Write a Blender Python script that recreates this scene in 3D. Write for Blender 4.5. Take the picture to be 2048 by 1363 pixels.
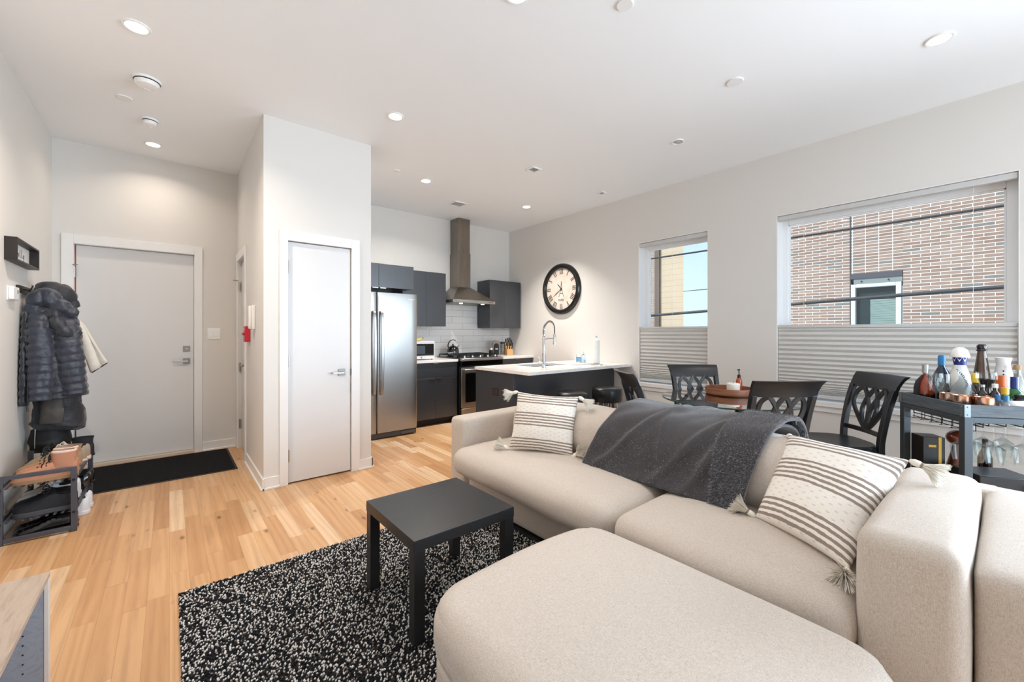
import bpy, bmesh, math, random
from math import sin, cos, pi, radians, sqrt, atan2, hypot
from mathutils import Vector, Matrix, noise as mnoise

for _o in list(bpy.data.objects):
    bpy.data.objects.remove(_o, do_unlink=True)
SC = bpy.context.scene
COL = SC.collection
random.seed(7)

# ------------------------------------------------------------------ camera
YAW = 0.6939                      # the walls run along world X and Y; the camera looks across the corner
CAM_H = 1.29
cam_data = bpy.data.cameras.new('camera')
cam = bpy.data.objects.new('camera', cam_data)
COL.objects.link(cam)
cam.location = (0, 0, CAM_H)
cam.rotation_euler = (pi / 2, 0, -YAW)
cam_data.sensor_fit = 'HORIZONTAL'
cam_data.sensor_width = 36
cam_data.lens = 36 * 824.04 / 2048
cam_data.shift_y = -17.11 / 2048
cam_data.clip_start = 0.05
cam_data.clip_end = 300
SC.camera = cam

# ------------------------------------------------------------------ world, sun, added fill lights, exposure
SC.view_settings.view_transform = 'Standard'
SC.view_settings.look = 'None'
SC.view_settings.exposure = 0.68
SC.view_settings.gamma = 1.0
SC.view_settings.use_curve_mapping = False
SC.cycles.max_bounces = 10
SC.cycles.diffuse_bounces = 6
SC.cycles.glossy_bounces = 4
SC.cycles.transmission_bounces = 10
SC.cycles.transparent_max_bounces = 12
SC.cycles.caustics_reflective = False
SC.cycles.caustics_refractive = False
SC.cycles.sample_clamp_indirect = 6.0

world = bpy.data.worlds.new('sky')
SC.world = world
world.use_nodes = True
wn, wl = world.node_tree.nodes, world.node_tree.links
wn.clear()
w_out = wn.new('ShaderNodeOutputWorld')
w_bg = wn.new('ShaderNodeBackground')
w_geo = wn.new('ShaderNodeTexCoord')
w_sep = wn.new('ShaderNodeSeparateXYZ')
w_ramp = wn.new('ShaderNodeValToRGB')
w_ramp.color_ramp.elements[0].position = 0.0
w_ramp.color_ramp.elements[0].color = (0.70, 0.87, 1.0, 1)
w_ramp.color_ramp.elements[1].position = 0.55
w_ramp.color_ramp.elements[1].color = (0.36, 0.62, 1.0, 1)
wl.new(w_geo.outputs['Generated'], w_sep.inputs[0])
wl.new(w_sep.outputs['Z'], w_ramp.inputs[0])
wl.new(w_ramp.outputs[0], w_bg.inputs[0])
w_bg.inputs[1].default_value = 0.8
wl.new(w_bg.outputs[0], w_out.inputs[0])

sun_d = bpy.data.lights.new('sun', 'SUN')
sun = bpy.data.objects.new('sun', sun_d)
COL.objects.link(sun)
sun_d.energy = 3.0
sun_d.angle = radians(1.5)
sun_d.color = (1.0, 0.97, 0.93)
sun.rotation_euler = Vector((0.62, -0.35, -0.70)).to_track_quat('-Z', 'Y').to_euler()

def area_light(name, loc, direction, sx, sy, power, color):
    d = bpy.data.lights.new(name, 'AREA')
    d.shape = 'RECTANGLE'
    d.size, d.size_y = sx, sy
    d.energy = power
    d.color = color
    o = bpy.data.objects.new(name, d)
    COL.objects.link(o)
    o.location = loc
    o.rotation_euler = Vector(direction).to_track_quat('-Z', 'Y').to_euler()
    return o

# added fill lights behind the camera, set at invented rear and side windows
rd = area_light('rear_fill', (2.8, -3.12, 1.40), (0, 1, 0.05), 3.3, 2.2, 76, (0.71, 0.85, 1.0))
rd.data.spread = radians(150)
sd = area_light('side_fill', (4.60, -1.9, 1.5), (-1, 0.66, -0.12), 1.6, 1.7, 56, (0.71, 0.85, 1.0))  # added fill, aimed across the room from an unseen side window
sd.data.spread = radians(105)
# ------------------------------------------------------------------ helpers
def lin(h):
    if isinstance(h, (tuple, list)):
        return tuple(h[:3]) + (1,)
    h = h.lstrip('#')
    v = [int(h[i:i + 2], 16) / 255 for i in (0, 2, 4)]
    return tuple((c / 12.92 if c <= 0.04045 else ((c + 0.055) / 1.055) ** 2.4) for c in v) + (1,)

def at(u, v, fw):
    """world point seen at a pixel of the photograph, fw metres ahead of the camera"""
    r = (u - 1024) / 824.04 * fw
    z = CAM_H + (664.39 - v) / 824.04 * fw
    return Vector((fw * sin(YAW) + r * cos(YAW), fw * cos(YAW) - r * sin(YAW), z))

def rf(r, fw, z=0):
    """world point from distance to the right and ahead of the camera"""
    return Vector((fw * sin(YAW) + r * cos(YAW), fw * cos(YAW) - r * sin(YAW), z))

class NT:
    """small wrapper for building a node material"""
    def __init__(s, name):
        s.m = bpy.data.materials.new(name)
        s.m.use_nodes = True
        s.n, s.l = s.m.node_tree.nodes, s.m.node_tree.links
        s.b = s.n['Principled BSDF']
        s.out = s.n['Material Output']
    def new(s, t, **kw):
        nd = s.n.new('ShaderNode' + t)
        for k, v in kw.items():
            setattr(nd, k, v)
        return nd
    def link(s, a, b):
        s.l.new(a, b)
    def val(s, sock, v):
        if hasattr(v, 'node'):
            s.l.new(v, sock)
        else:
            sock.default_value = v
    def math(s, op, a, b=0.0, c=0.0):
        nd = s.new('Math', operation=op)
        s.val(nd.inputs[0], a); s.val(nd.inputs[1], b); s.val(nd.inputs[2], c)
        return nd.outputs[0]
    def mix(s, f, a, b, blend='MIX'):
        nd = s.new('Mix', data_type='RGBA', blend_type=blend)
        s.val(nd.inputs[0], f); s.val(nd.inputs[6], a); s.val(nd.inputs[7], b)
        return nd.outputs[2]
    def ramp(s, f, stops, interp='LINEAR'):
        nd = s.new('ValToRGB')
        nd.color_ramp.interpolation = interp
        e = nd.color_ramp.elements
        while len(e) < len(stops):
            e.new(0.5)
        for el, (p, c) in zip(e, stops):
            el.position = p; el.color = lin(c)
        s.val(nd.inputs[0], f)
        return nd.outputs[0]
    def coord(s, kind='Object', scale=None, rot=None, loc=None):
        tc = s.new('TexCoord')
        o = tc.outputs[kind]
        if scale or rot or loc:
            mp = s.new('Mapping')
            s.link(o, mp.inputs[0])
            if loc: mp.inputs[1].default_value = loc
            if rot: mp.inputs[2].default_value = rot
            if scale: mp.inputs[3].default_value = scale
            o = mp.outputs[0]
        return o
    def noise(s, vec, scale, detail=3, rough=0.5, out=0, dist=0):
        nd = s.new('TexNoise')
        s.link(vec, nd.inputs['Vector'])
        nd.inputs['Scale'].default_value = scale
        nd.inputs['Detail'].default_value = detail
        nd.inputs['Roughness'].default_value = rough
        nd.inputs['Distortion'].default_value = dist
        return nd.outputs[out]
    def bump(s, h, strength=0.2, dist=0.01):
        nd = s.new('Bump')
        nd.inputs['Strength'].default_value = strength
        nd.inputs['Distance'].default_value = dist
        s.link(h, nd.inputs['Height'])
        s.link(nd.outputs[0], s.b.inputs['Normal'])
    def set(s, **kw):
        names = dict(color='Base Color', rough='Roughness', metal='Metallic', ior='IOR', trans='Transmission Weight', coat='Coat Weight',
                     coatr='Coat Roughness', sheen='Sheen Weight', sheenr='Sheen Roughness', spec='Specular IOR Level', emit='Emission Color', emits='Emission Strength', alpha='Alpha', aniso='Anisotropic')
        for k, v in kw.items():
            if k in ('color', 'emit') and not hasattr(v, 'node'):
                v = lin(v)
            s.val(s.b.inputs[names[k]], v)
        return s

def mat(name, color, rough=0.5, metal=0.0, var=0.06, vscale=6.0, bump=0.0, bscale=120.0, **kw):
    t = NT(name)
    c = t.coord()
    n = t.noise(c, vscale, 2)
    base = lin(color)
    lo = tuple(x * (1 - var) for x in base[:3])
    hi = tuple(min(1, x * (1 + var)) for x in base[:3])
    t.set(color=t.mix(n, lo + (1,), hi + (1,)), rough=rough, metal=metal, **kw)
    if bump:
        t.bump(t.noise(c, bscale, 2), bump, 0.003)
    return t.m

def glass_mat(name, color=(1, 1, 1), rough=0.0, ior=1.45):
    t = NT(name)
    t.set(color=color, rough=rough, trans=1.0, ior=ior)
    return t.m

def pane_mat(name, tint=(1, 1, 1), refl=0.06, rough=0.0):
    """thin sheet of clear glass: passes light straight through with a fresnel reflection"""
    t = NT(name)
    tr = t.new('BsdfTransparent'); tr.inputs[0].default_value = lin(tint)
    gl = t.new('BsdfGlossy'); gl.inputs['Roughness'].default_value = rough
    lw = t.new('LayerWeight'); lw.inputs[0].default_value = 0.5
    mx = t.new('MixShader')
    t.link(t.math('ADD', refl * 0.6, t.math('MULTIPLY', t.math('POWER', lw.outputs['Facing'], 3.0), 0.45)), mx.inputs[0])
    t.link(tr.outputs[0], mx.inputs[1]); t.link(gl.outputs[0], mx.inputs[2])
    t.link(mx.outputs[0], t.out.inputs[0])
    return t.m

def smoothstep(x):
    x = max(0.0, min(1.0, x))
    return x * x * (3 - 2 * x)

def interp(keys, x):
    """smooth interpolation of (x, value) keys"""
    if x <= keys[0][0]: return keys[0][1]
    for (a, va), (b, vb) in zip(keys, keys[1:]):
        if x <= b:
            t = smoothstep((x - a) / (b - a)) if b > a else 1
            return va + (vb - va) * t
    return keys[-1][1]

def catmull(pts, n=8, closed=False):
    P = [Vector(p) for p in pts]
    out = []
    m = len(P)
    rng = range(m) if closed else range(m - 1)
    for i in rng:
        p0 = P[(i - 1) % m] if closed or i > 0 else P[0] * 2 - P[1]
        p1, p2 = P[i], P[(i + 1) % m]
        p3 = P[(i + 2) % m] if closed or i + 2 < m else P[-1] * 2 - P[-2]
        for k in range(n):
            t = k / n
            out.append(0.5 * ((2 * p1) + (p2 - p0) * t + (2 * p0 - 5 * p1 + 4 * p2 - p3) * t * t + (3 * p1 - p0 - 3 * p2 + p3) * t ** 3))
    if not closed: out.append(P[-1])
    return out

class MB:
    """collects pieces of ONE part and links them as one mesh object"""
    def __init__(s):
        s.v, s.f, s.uv = [], [], {}
    def add(s, verts, faces, uvs=None):
        o = len(s.v)
        s.v += [tuple(p) for p in verts]
        s.f += [tuple(i + o for i in f) for f in faces]
        if uvs:
            for i, w in enumerate(uvs): s.uv[o + i] = w
        return s
    def box(s, x0, x1, y0, y1, z0, z1, M=None):
        V = [Vector((x, y, z)) for z in (z0, z1) for y in (y0, y1) for x in (x0, x1)]
        if M: V = [M @ p for p in V]
        return s.add(V, [(0, 2, 3, 1), (4, 5, 7, 6), (0, 1, 5, 4), (2, 6, 7, 3), (0, 4, 6, 2), (1, 3, 7, 5)])
    def cbox(s, c, size, M=None):
        R = Matrix.Translation(c) @ (M.to_4x4() if M else Matrix())
        a, b, d = (q / 2 for q in size)
        return s.box(-a, a, -b, b, -d, d, R)
    def lathe(s, prof, n=24, c=(0, 0, 0), M=None, cap=True):
        V, F = [], []
        R = Matrix.Translation(c) @ (M.to_4x4() if M else Matrix())
        for r, z in prof:
            for k in range(n):
                a = 2 * pi * k / n
                V.append(R @ Vector((r * cos(a), r * sin(a), z)))
        for i in range(len(prof) - 1):
            for k in range(n):
                F.append((i * n + k, i * n + (k + 1) % n, (i + 1) * n + (k + 1) % n, (i + 1) * n + k))
        if cap:
            if prof[0][0] > 1e-6: F.append(tuple(reversed(range(n))))
            if prof[-1][0] > 1e-6: F.append(tuple((len(prof) - 1) * n + k for k in range(n)))
        return s.add(V, F)
    def cyl(s, a, b, r, n=12, r2=None):
        a, b = Vector(a), Vector(b)
        d = (b - a)
        M = d.to_track_quat('Z', 'Y').to_matrix()
        return s.lathe([(r, 0), (r if r2 is None else r2, d.length)], n, a, M)
    def loft(s, rings, cap=True, closed=False):
        n = len(rings[0]); V = [p for r in rings for p in r]; F = []
        m = len(rings)
        for i in range(m if closed else m - 1):
            for k in range(n):
                j = (i + 1) % m
                F.append((i * n + k, i * n + (k + 1) % n, j * n + (k + 1) % n, j * n + k))
        if cap and not closed:
            F.append(tuple(reversed(range(n)))); F.append(tuple((m - 1) * n + k for k in range(n)))
        return s.add(V, F)
    def tube(s, pts, r, n=8, cap=True, closed=False, flat=1.0):
        P = [Vector(p) for p in pts]; rings = []
        m = len(P); up = None
        for i, p in enumerate(P):
            if closed: t = P[(i + 1) % m] - P[i - 1]
            else: t = P[min(i + 1, m - 1)] - P[max(i - 1, 0)]
            t.normalize()
            if up is None:
                up = Vector((0, 0, 1)) if abs(t.z) < 0.9 else Vector((1, 0, 0))
            a = t.cross(up)
            if a.length < 1e-6: a = t.orthogonal()
            a.normalize(); b = a.cross(t); b.normalize(); up = b
            rr = r[i] if isinstance(r, (list, tuple)) else r
            rings.append([p + a * rr * cos(2 * pi * k / n) + b * rr * flat * sin(2 * pi * k / n) for k in range(n)])
        return s.loft(rings, cap, closed)
    def sweep(s, pts, w, d, side):
        """rectangular bar along pts; w is measured across `side`"""
        P = [Vector(p) for p in pts]; rings = []; side = Vector(side)
        for i, p in enumerate(P):
            t = (P[min(i + 1, len(P) - 1)] - P[max(i - 1, 0)]).normalized()
            a = (side - t * side.dot(t)).normalized(); b = t.cross(a)
            ww = w[i] if isinstance(w, (list, tuple)) else w
            dd = d[i] if isinstance(d, (list, tuple)) else d
            rings.append([p + a * ww / 2 * sx + b * dd / 2 * sy for sx, sy in ((-1, -1), (1, -1), (1, 1), (-1, 1))])
        return s.loft(rings)
    def prism(s, poly, z0, z1, M=None):
        """outline in x, y raised from z0 to z1"""
        n = len(poly)
        V = [Vector((x, y, z)) for z in (z0, z1) for x, y in poly]
        if M: V = [M @ p for p in V]
        F = [tuple(reversed(range(n))), tuple(range(n, 2 * n))] + [(k, (k + 1) % n, n + (k + 1) % n, n + k) for k in range(n)]
        return s.add(V, F)
    def sphere(s, c, r, n=16, m=10, sc=(1, 1, 1), M=None):
        prof = [(max(1e-7, sin(pi * i / m)) * 1, -cos(pi * i / m)) for i in range(m + 1)]
        R = (M.to_3x3() if M else Matrix.Identity(3)) @ Matrix.Diagonal((r * sc[0], r * sc[1], r * sc[2]))
        return s.lathe(prof, n, c, R, cap=False)
    def soft(s, c, size, r, puff=(0, 0, 0), n=12, M=None, wob=0.0, seed=0.0, wscale=3.0, rp=0.0):
        """an upholstered block: rounded edges, faces bulging by puff"""
        hs = [q / 2 for q in size]
        tt = [sin(pi / 2 * (-1 + 2 * i / n)) for i in range(n + 1)]
        key, V, F = {}, [], []
        R = Matrix.Translation(c) @ (M.to_4x4() if M else Matrix())
        def vid(p):
            k = tuple(round(x, 5) for x in p)
            if k not in key:
                w0 = [x * h for x, h in zip(p, hs)]
                if rp:                       # round the plan corners with a radius of their own
                    ex, ey = max(0, abs(w0[0]) - (hs[0] - rp)), max(0, abs(w0[1]) - (hs[1] - rp))
                    if ex > 0 and ey > 0:
                        k_ = max(ex, ey) / hypot(ex, ey)
                        w0[0] = math.copysign(hs[0] - rp + ex * k_, w0[0]); w0[1] = math.copysign(hs[1] - rp + ey * k_, w0[1])
                if rp:
                    # inset measured from the rounded outline
                    g = max(abs(p[0]), abs(p[1]), 1e-6)
                    q = [w0[0] * min(1.0, (1 - r / hs[0]) / g), w0[1] * min(1.0, (1 - r / hs[1]) / g), max(-(hs[2] - r), min(hs[2] - r, w0[2]))]
                else:
                    q = [max(-(h - r), min(h - r, x)) for x, h in zip(w0, hs)]
                d = Vector([x - y for x, y in zip(w0, q)])
                if d.length > 1e-9: d = d.normalized() * r
                w = Vector(q) + d
                a = [w[i] / hs[i] for i in range(3)]
                o = list(w)
                for i in range(3):
                    j, l = (i + 1) % 3, (i + 2) % 3
                    o[i] += a[i] * puff[i] * (1 - a[j] ** 2) * (1 - a[l] ** 2)
                o = Vector(o)
                if wob:
                    nn = mnoise.noise_vector(o * wscale + Vector((seed, seed * 1.7, -seed)))
                    o += nn * wob
                key[k] = len(V); V.append(R @ o)
            return key[k]
        for ax in range(3):
            for sg in (-1, 1):
                for i in range(n):
                    for j in range(n):
                        q = []
                        for a, b in ((i, j), (i + 1, j), (i + 1, j + 1), (i, j + 1)):
                            p = [0, 0, 0]; p[ax] = sg; p[(ax + 1) % 3] = tt[a]; p[(ax + 2) % 3] = tt[b]
                            q.append(vid(p))
                        F.append(tuple(q) if sg > 0 else tuple(reversed(q)))
        return s.add(V, F)
    def mesh(s, name, sharp=35, recalc=True):
        me = bpy.data.meshes.new(name)
        me.from_pydata(s.v, [], s.f)
        if s.uv:
            ul = me.uv_layers.new(name='UVMap')
            for lp in me.loops:
                ul.data[lp.index].uv = s.uv.get(lp.vertex_index, (0, 0))
        if recalc:
            bm = bmesh.new(); bm.from_mesh(me)
            bmesh.ops.recalc_face_normals(bm, faces=bm.faces)
            bm.to_mesh(me); bm.free()
        if sharp:
            me.polygons.foreach_set('use_smooth', [True] * len(me.polygons))
            if sharp < 180: me.set_sharp_from_angle(angle=radians(sharp))
        me.update()
        return me
    def build(s, name, material, parent=None, bevel=0.0, sharp=35, seg=2, recalc=True, loc=None, subsurf=0):
        me = s.mesh(name, sharp, recalc)
        o = bpy.data.objects.new(name, me)
        COL.objects.link(o)
        me.materials.append(material)
        if parent: o.parent = parent
        if loc: o.location = loc
        if bevel:
            md = o.modifiers.new('bevel', 'BEVEL')
            md.width = bevel; md.segments = seg; md.limit_method = 'ANGLE'; md.angle_limit = radians(40)
        if subsurf:
            md = o.modifiers.new('subdivision', 'SUBSURF'); md.levels = subsurf; md.render_levels = subsurf
        return o

def tag(o, label, cat, group=None, kind=None):
    o['label'] = label; o['category'] = cat
    if group: o['group'] = group
    if kind: o['kind'] = kind
    return o

def thing(name, label, cat, loc=(0, 0, 0), rz=0.0, group=None, kind=None):
    o = bpy.data.objects.new(name, None)
    o.empty_display_size = 0.1
    COL.objects.link(o)
    o.location = loc; o.rotation_euler = (0, 0, rz)
    return tag(o, label, cat, group, kind)

def struct(o):
    o['kind'] = 'structure'
    return o

def dup(root, loc=None, rz=None, label=None, group=None):
    def cp(o, par):
        c = o.copy(); COL.objects.link(c); c.parent = par
        for ch in list(o.children): cp(ch, c)
        return c
    c = cp(root, None)
    if loc is not None: c.location = loc
    if rz is not None: c.rotation_euler = (0, 0, rz)
    if label: c['label'] = label
    if group: c['group'] = group
    return c

def text_mesh(txt, size, extrude=0.0008, align='CENTER'):
    cu = bpy.data.curves.new('lettering', 'FONT')
    cu.body = txt; cu.size = size; cu.extrude = extrude; cu.align_x = align; cu.align_y = 'CENTER'
    o = bpy.data.objects.new('lettering', cu); COL.objects.link(o)
    dg = bpy.context.evaluated_depsgraph_get()
    me = bpy.data.meshes.new_from_object(o.evaluated_get(dg))
    bpy.data.objects.remove(o, do_unlink=True)
    return me

def text_part(name, txt, size, material, parent, loc, rot, extrude=0.0008):
    me = text_mesh(txt, size, extrude)
    me.materials.clear(); me.materials.append(material)
    o = bpy.data.objects.new(name, me); COL.objects.link(o)
    o.parent = parent; o.location = loc; o.rotation_euler = rot
    return o
# ------------------------------------------------------------------ room dimensions
XL, XR, YE, YK, YC, XC, XC1, HC = -0.827, 4.672, 5.60, 5.70, 3.896, 0.594, 1.485, 3.076
YB = -3.2                                     # rear wall, behind the camera
WT = 0.2

# ------------------------------------------------------------------ shared materials
M_wall = mat('wall_paint', '#DDDAD5', 0.75, var=0.012, vscale=1.5, bump=0.05, bscale=220)
M_ceil = mat('ceiling_paint', '#F3F5F7', 0.85, var=0.01, vscale=1.2)
M_trim = mat('white_trim_paint', '#E9E8E6', 0.38, var=0.012)
M_door = mat('white_door_paint', '#DBDAD9', 0.36, var=0.012)
M_chrome = mat('chrome', '#D8D8D8', 0.12, 1.0, var=0.03)
M_nickel = mat('satin_nickel', '#A7A29B', 0.3, 1.0, var=0.04)
M_steel = mat('dark_steel', '#7C756D', 0.32, 1.0, var=0.05)
M_whiteplastic = mat('white_plastic', '#F0F0EE', 0.35, var=0.015)
M_black = mat('black_plastic', '#141416', 0.35, var=0.1)
M_blackmetal = mat('black_metal', '#1B1C1E', 0.4, 0.6, var=0.1)
M_dark = mat('gap_shade', '#0A0A0A', 0.8)  # near-black that paints the shade inside gaps, slots and holes

def floor_mat():
    t = NT('oak_plank_floor')
    c = t.coord()
    sp = t.new('SeparateXYZ'); t.link(c, sp.inputs[0])
    x, y = sp.outputs[0], sp.outputs[1]
    W, L = 0.083, 0.78
    row = t.math('FLOOR', t.math('DIVIDE', x, W))
    wn1 = t.new('TexWhiteNoise', noise_dimensions='1D'); t.link(row, wn1.inputs['W'])
    yo = t.math('ADD', y, t.math('MULTIPLY', wn1.outputs['Value'], 7.3))
    # uneven board lengths
    warp = t.math('MULTIPLY', t.math('SINE', t.math('MULTIPLY', yo, 5.1)), 0.09)
    yl = t.math('DIVIDE', t.math('ADD', yo, warp), L)
    idx = t.math('FLOOR', yl)
    cb = t.new('CombineXYZ'); t.link(row, cb.inputs[0]); t.link(idx, cb.inputs[1])
    wn2 = t.new('TexWhiteNoise', noise_dimensions='2D'); t.link(cb.outputs[0], wn2.inputs['Vector'])
    rnd = wn2.outputs['Value']
    tone = t.ramp(rnd, [(0.0, '#BC8E62'), (0.2, '#CB9D70'), (0.5, '#D3A87B'), (0.8, '#DBB48A'), (1.0, '#E6C8A4')])
    # grain: long along the board, different on every board
    off = t.new('VectorMath', operation='MULTIPLY_ADD')
    t.link(wn2.outputs['Color'], off.inputs[0]); off.inputs[1].default_value = (11, 17, 5); t.link(c, off.inputs[2])
    mp = t.new('Mapping'); t.link(off.outputs[0], mp.inputs[0]); mp.inputs[3].default_value = (13, 0.8, 1)
    wv = t.new('TexWave', wave_type='BANDS', bands_direction='X'); t.link(mp.outputs[0], wv.inputs[0])
    wv.inputs['Scale'].default_value = 0.55; wv.inputs['Distortion'].default_value = 13; wv.inputs['Detail'].default_value = 2; wv.inputs['Detail Scale'].default_value = 0.9
    mp2 = t.new('Mapping'); t.link(off.outputs[0], mp2.inputs[0]); mp2.inputs[3].default_value = (120, 5, 1)
    fine = t.noise(mp2.outputs[0], 1.0, 3)
    mp3 = t.new('Mapping'); t.link(off.outputs[0], mp3.inputs[0]); mp3.inputs[3].default_value = (26, 1.7, 1)
    g = t.math('ADD', t.math('MULTIPLY', wv.outputs['Fac'], 0.55), t.math('MULTIPLY', fine, 0.6))
    col = t.mix(t.math('MULTIPLY', t.math('POWER', g, 1.5), 0.36), tone, lin('#96683F'), 'MIX')
    streak = t.noise(mp3.outputs[0], 1.0, 4, 0.6)
    col = t.mix(t.math('MULTIPLY', t.math('MAXIMUM', t.math('SUBTRACT', streak, 0.55), 0.0), 1.8), col, lin('#8A6A50'))
    # knots and dark streaks with a shape of their own
    kn = t.new('TexVoronoi', feature='F1'); mpk = t.new('Mapping'); t.link(off.outputs[0], mpk.inputs[0]); mpk.inputs[3].default_value = (8.5, 3.6, 1)
    t.link(mpk.outputs[0], kn.inputs['Vector']); kn.inputs['Scale'].default_value = 1.0
    kd = t.math('SUBTRACT', 1.0, t.math('DIVIDE', kn.outputs['Distance'], 0.16)); kd = t.math('MAXIMUM', kd, 0.0)
    sc = t.new('SeparateColor'); t.link(kn.outputs['Color'], sc.inputs[0])
    kd = t.math('MULTIPLY', t.math('POWER', kd, 1.15), t.math('GREATER_THAN', sc.outputs[0], 0.5))
    col = t.mix(kd, col, lin('#5A3519'))
    # joints
    fx = t.math('FRACT', t.math('DIVIDE', x, W)); fy = t.math('FRACT', yl)
    jx = t.math('LESS_THAN', t.math('MINIMUM', fx, t.math('SUBTRACT', 1.0, fx)), 0.009)
    jy = t.math('LESS_THAN', t.math('MINIMUM', fy, t.math('SUBTRACT', 1.0, fy)), 0.0013)
    j = t.math('MAXIMUM', jx, jy)
    col = t.mix(t.math('MULTIPLY', j, 0.45), col, lin('#7A5028'))
    t.set(color=col, rough=t.math('ADD', 0.30, t.math('MULTIPLY', fine, 0.14)), spec=0.45)
    t.bump(t.math('SUBTRACT', fine, t.math('MULTIPLY', j, 1.0)), 0.08, 0.002)
    return t.m
M_floor = floor_mat()

# ------------------------------------------------------------------ shell
struct(MB().box(XL - WT, XR + WT, YB - WT, YK + WT, -0.12, 0).build('floor', M_floor, sharp=0))
struct(MB().box(XL - WT, XR + WT, YB - WT, YK + WT, HC, HC + 0.15).build('ceiling', M_ceil, sharp=0))
struct(MB().box(XL - WT, XL, YB - WT, YE, 0, HC).build('wall_left', M_wall, sharp=0))
struct(MB().box(XC1 - 0.1, XR + WT, YK, YK + WT, 0, HC).build('wall_kitchen', M_wall, sharp=0))

def wall_with_holes(name, u0, u1, holes, put):
    """wall made of blocks around its openings; holes = (u0, u1, z0, z1) along the wall"""
    b = MB(); cur = u0
    for h in sorted(holes):
        put(b, cur, h[0], 0, HC)
        if h[2] > 0: put(b, h[0], h[1], 0, h[2])
        if h[3] < HC: put(b, h[0], h[1], h[3], HC)
        cur = h[1]
    put(b, cur, u1, 0, HC)
    return struct(b.build(name, M_wall, sharp=0))

BW = (-0.058, 1.477, 0.640, 2.454)           # the two windows: y0, y1, z0, z1
SW = (2.159, 3.055, 0.640, 2.442)
wall_with_holes('wall_right', YB - WT, YK, [(-2.7, -0.9, 0.64, 2.45), BW, SW], lambda b, a, c, z0, z1: b.box(XR, XR + WT, a, c, z0, z1))
wall_with_holes('wall_rear', XL - WT, XR, [(1.15, 4.46, 0.3, 2.6)], lambda b, a, c, z0, z1: b.box(a, c, YB - WT, YB, z0, z1))
# doors: entry, closet front, closet side
ED = (-0.690, 0.208, 0.0, 2.125)
CD = (0.772, 1.300, 0.0, 2.068)
HD = (4.93, 5.50, 0.0, 2.078)
wall_with_holes('wall_entry', XL - WT, XC1 - 0.1, [ED], lambda b, a, c, z0, z1: b.box(a, c, YE, YE + WT, z0, z1))
wall_with_holes('wall_closet_front', XC, XC1, [CD], lambda b, a, c, z0, z1: b.box(a, c, YC, YC + 0.1, z0, z1))
wall_with_holes('wall_closet_side', YC + 0.1, YE, [HD], lambda b, a, c, z0, z1: b.box(XC, XC + 0.1, a, c, z0, z1))
struct(MB().box(XC1 - 0.1, XC1, YC + 0.1, YK, 0, HC).build('wall_closet_kitchen', M_wall, sharp=0))

# baseboards with a small shoe moulding
def base_run(b, p, q, nrm):
    p, q, nrm = Vector(p), Vector(q), Vector(nrm)
    for th, z0, z1 in ((0.014, 0, 0.098), (0.026, 0, 0.018)):
        pts = [p, q, q + nrm * th, p + nrm * th]
        x0, x1 = min(a.x for a in pts), max(a.x for a in pts); y0, y1 = min(a.y for a in pts), max(a.y for a in pts)
        b.box(x0, x1, y0, y1, z0, z1)
CW = 0.064                                    # casing width
b = MB(); base_run(b, (XL, YB, 0), (XL, YE, 0), (1, 0, 0)); struct(b.build('baseboard_left', M_trim, bevel=0.003))
b = MB(); base_run(b, (ED[1] + 0.07, YE, 0), (XC, YE, 0), (0, -1, 0)); struct(b.build('baseboard_entry', M_trim, bevel=0.003))
b = MB(); base_run(b, (XC - 0.0, YC, 0), (CD[0] - CW, YC, 0), (0, -1, 0)); base_run(b, (CD[1] + CW, YC, 0), (XC1 + 0.014, YC, 0), (0, -1, 0))
struct(b.build('baseboard_closet_front', M_trim, bevel=0.003))
b = MB(); base_run(b, (XC, YC - 0.026, 0), (XC, HD[0] - CW - 0.04, 0), (-1, 0, 0)); struct(b.build('baseboard_closet_side', M_trim, bevel=0.003))
b = MB(); base_run(b, (XC1, YC - 0.014, 0), (XC1, 4.7, 0), (1, 0, 0)); struct(b.build('baseboard_closet_kitchen', M_trim, bevel=0.003))
b = MB(); base_run(b, (XR, YB, 0), (XR, 3.3, 0), (-1, 0, 0)); struct(b.build('baseboard_right', M_trim, bevel=0.003))

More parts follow.
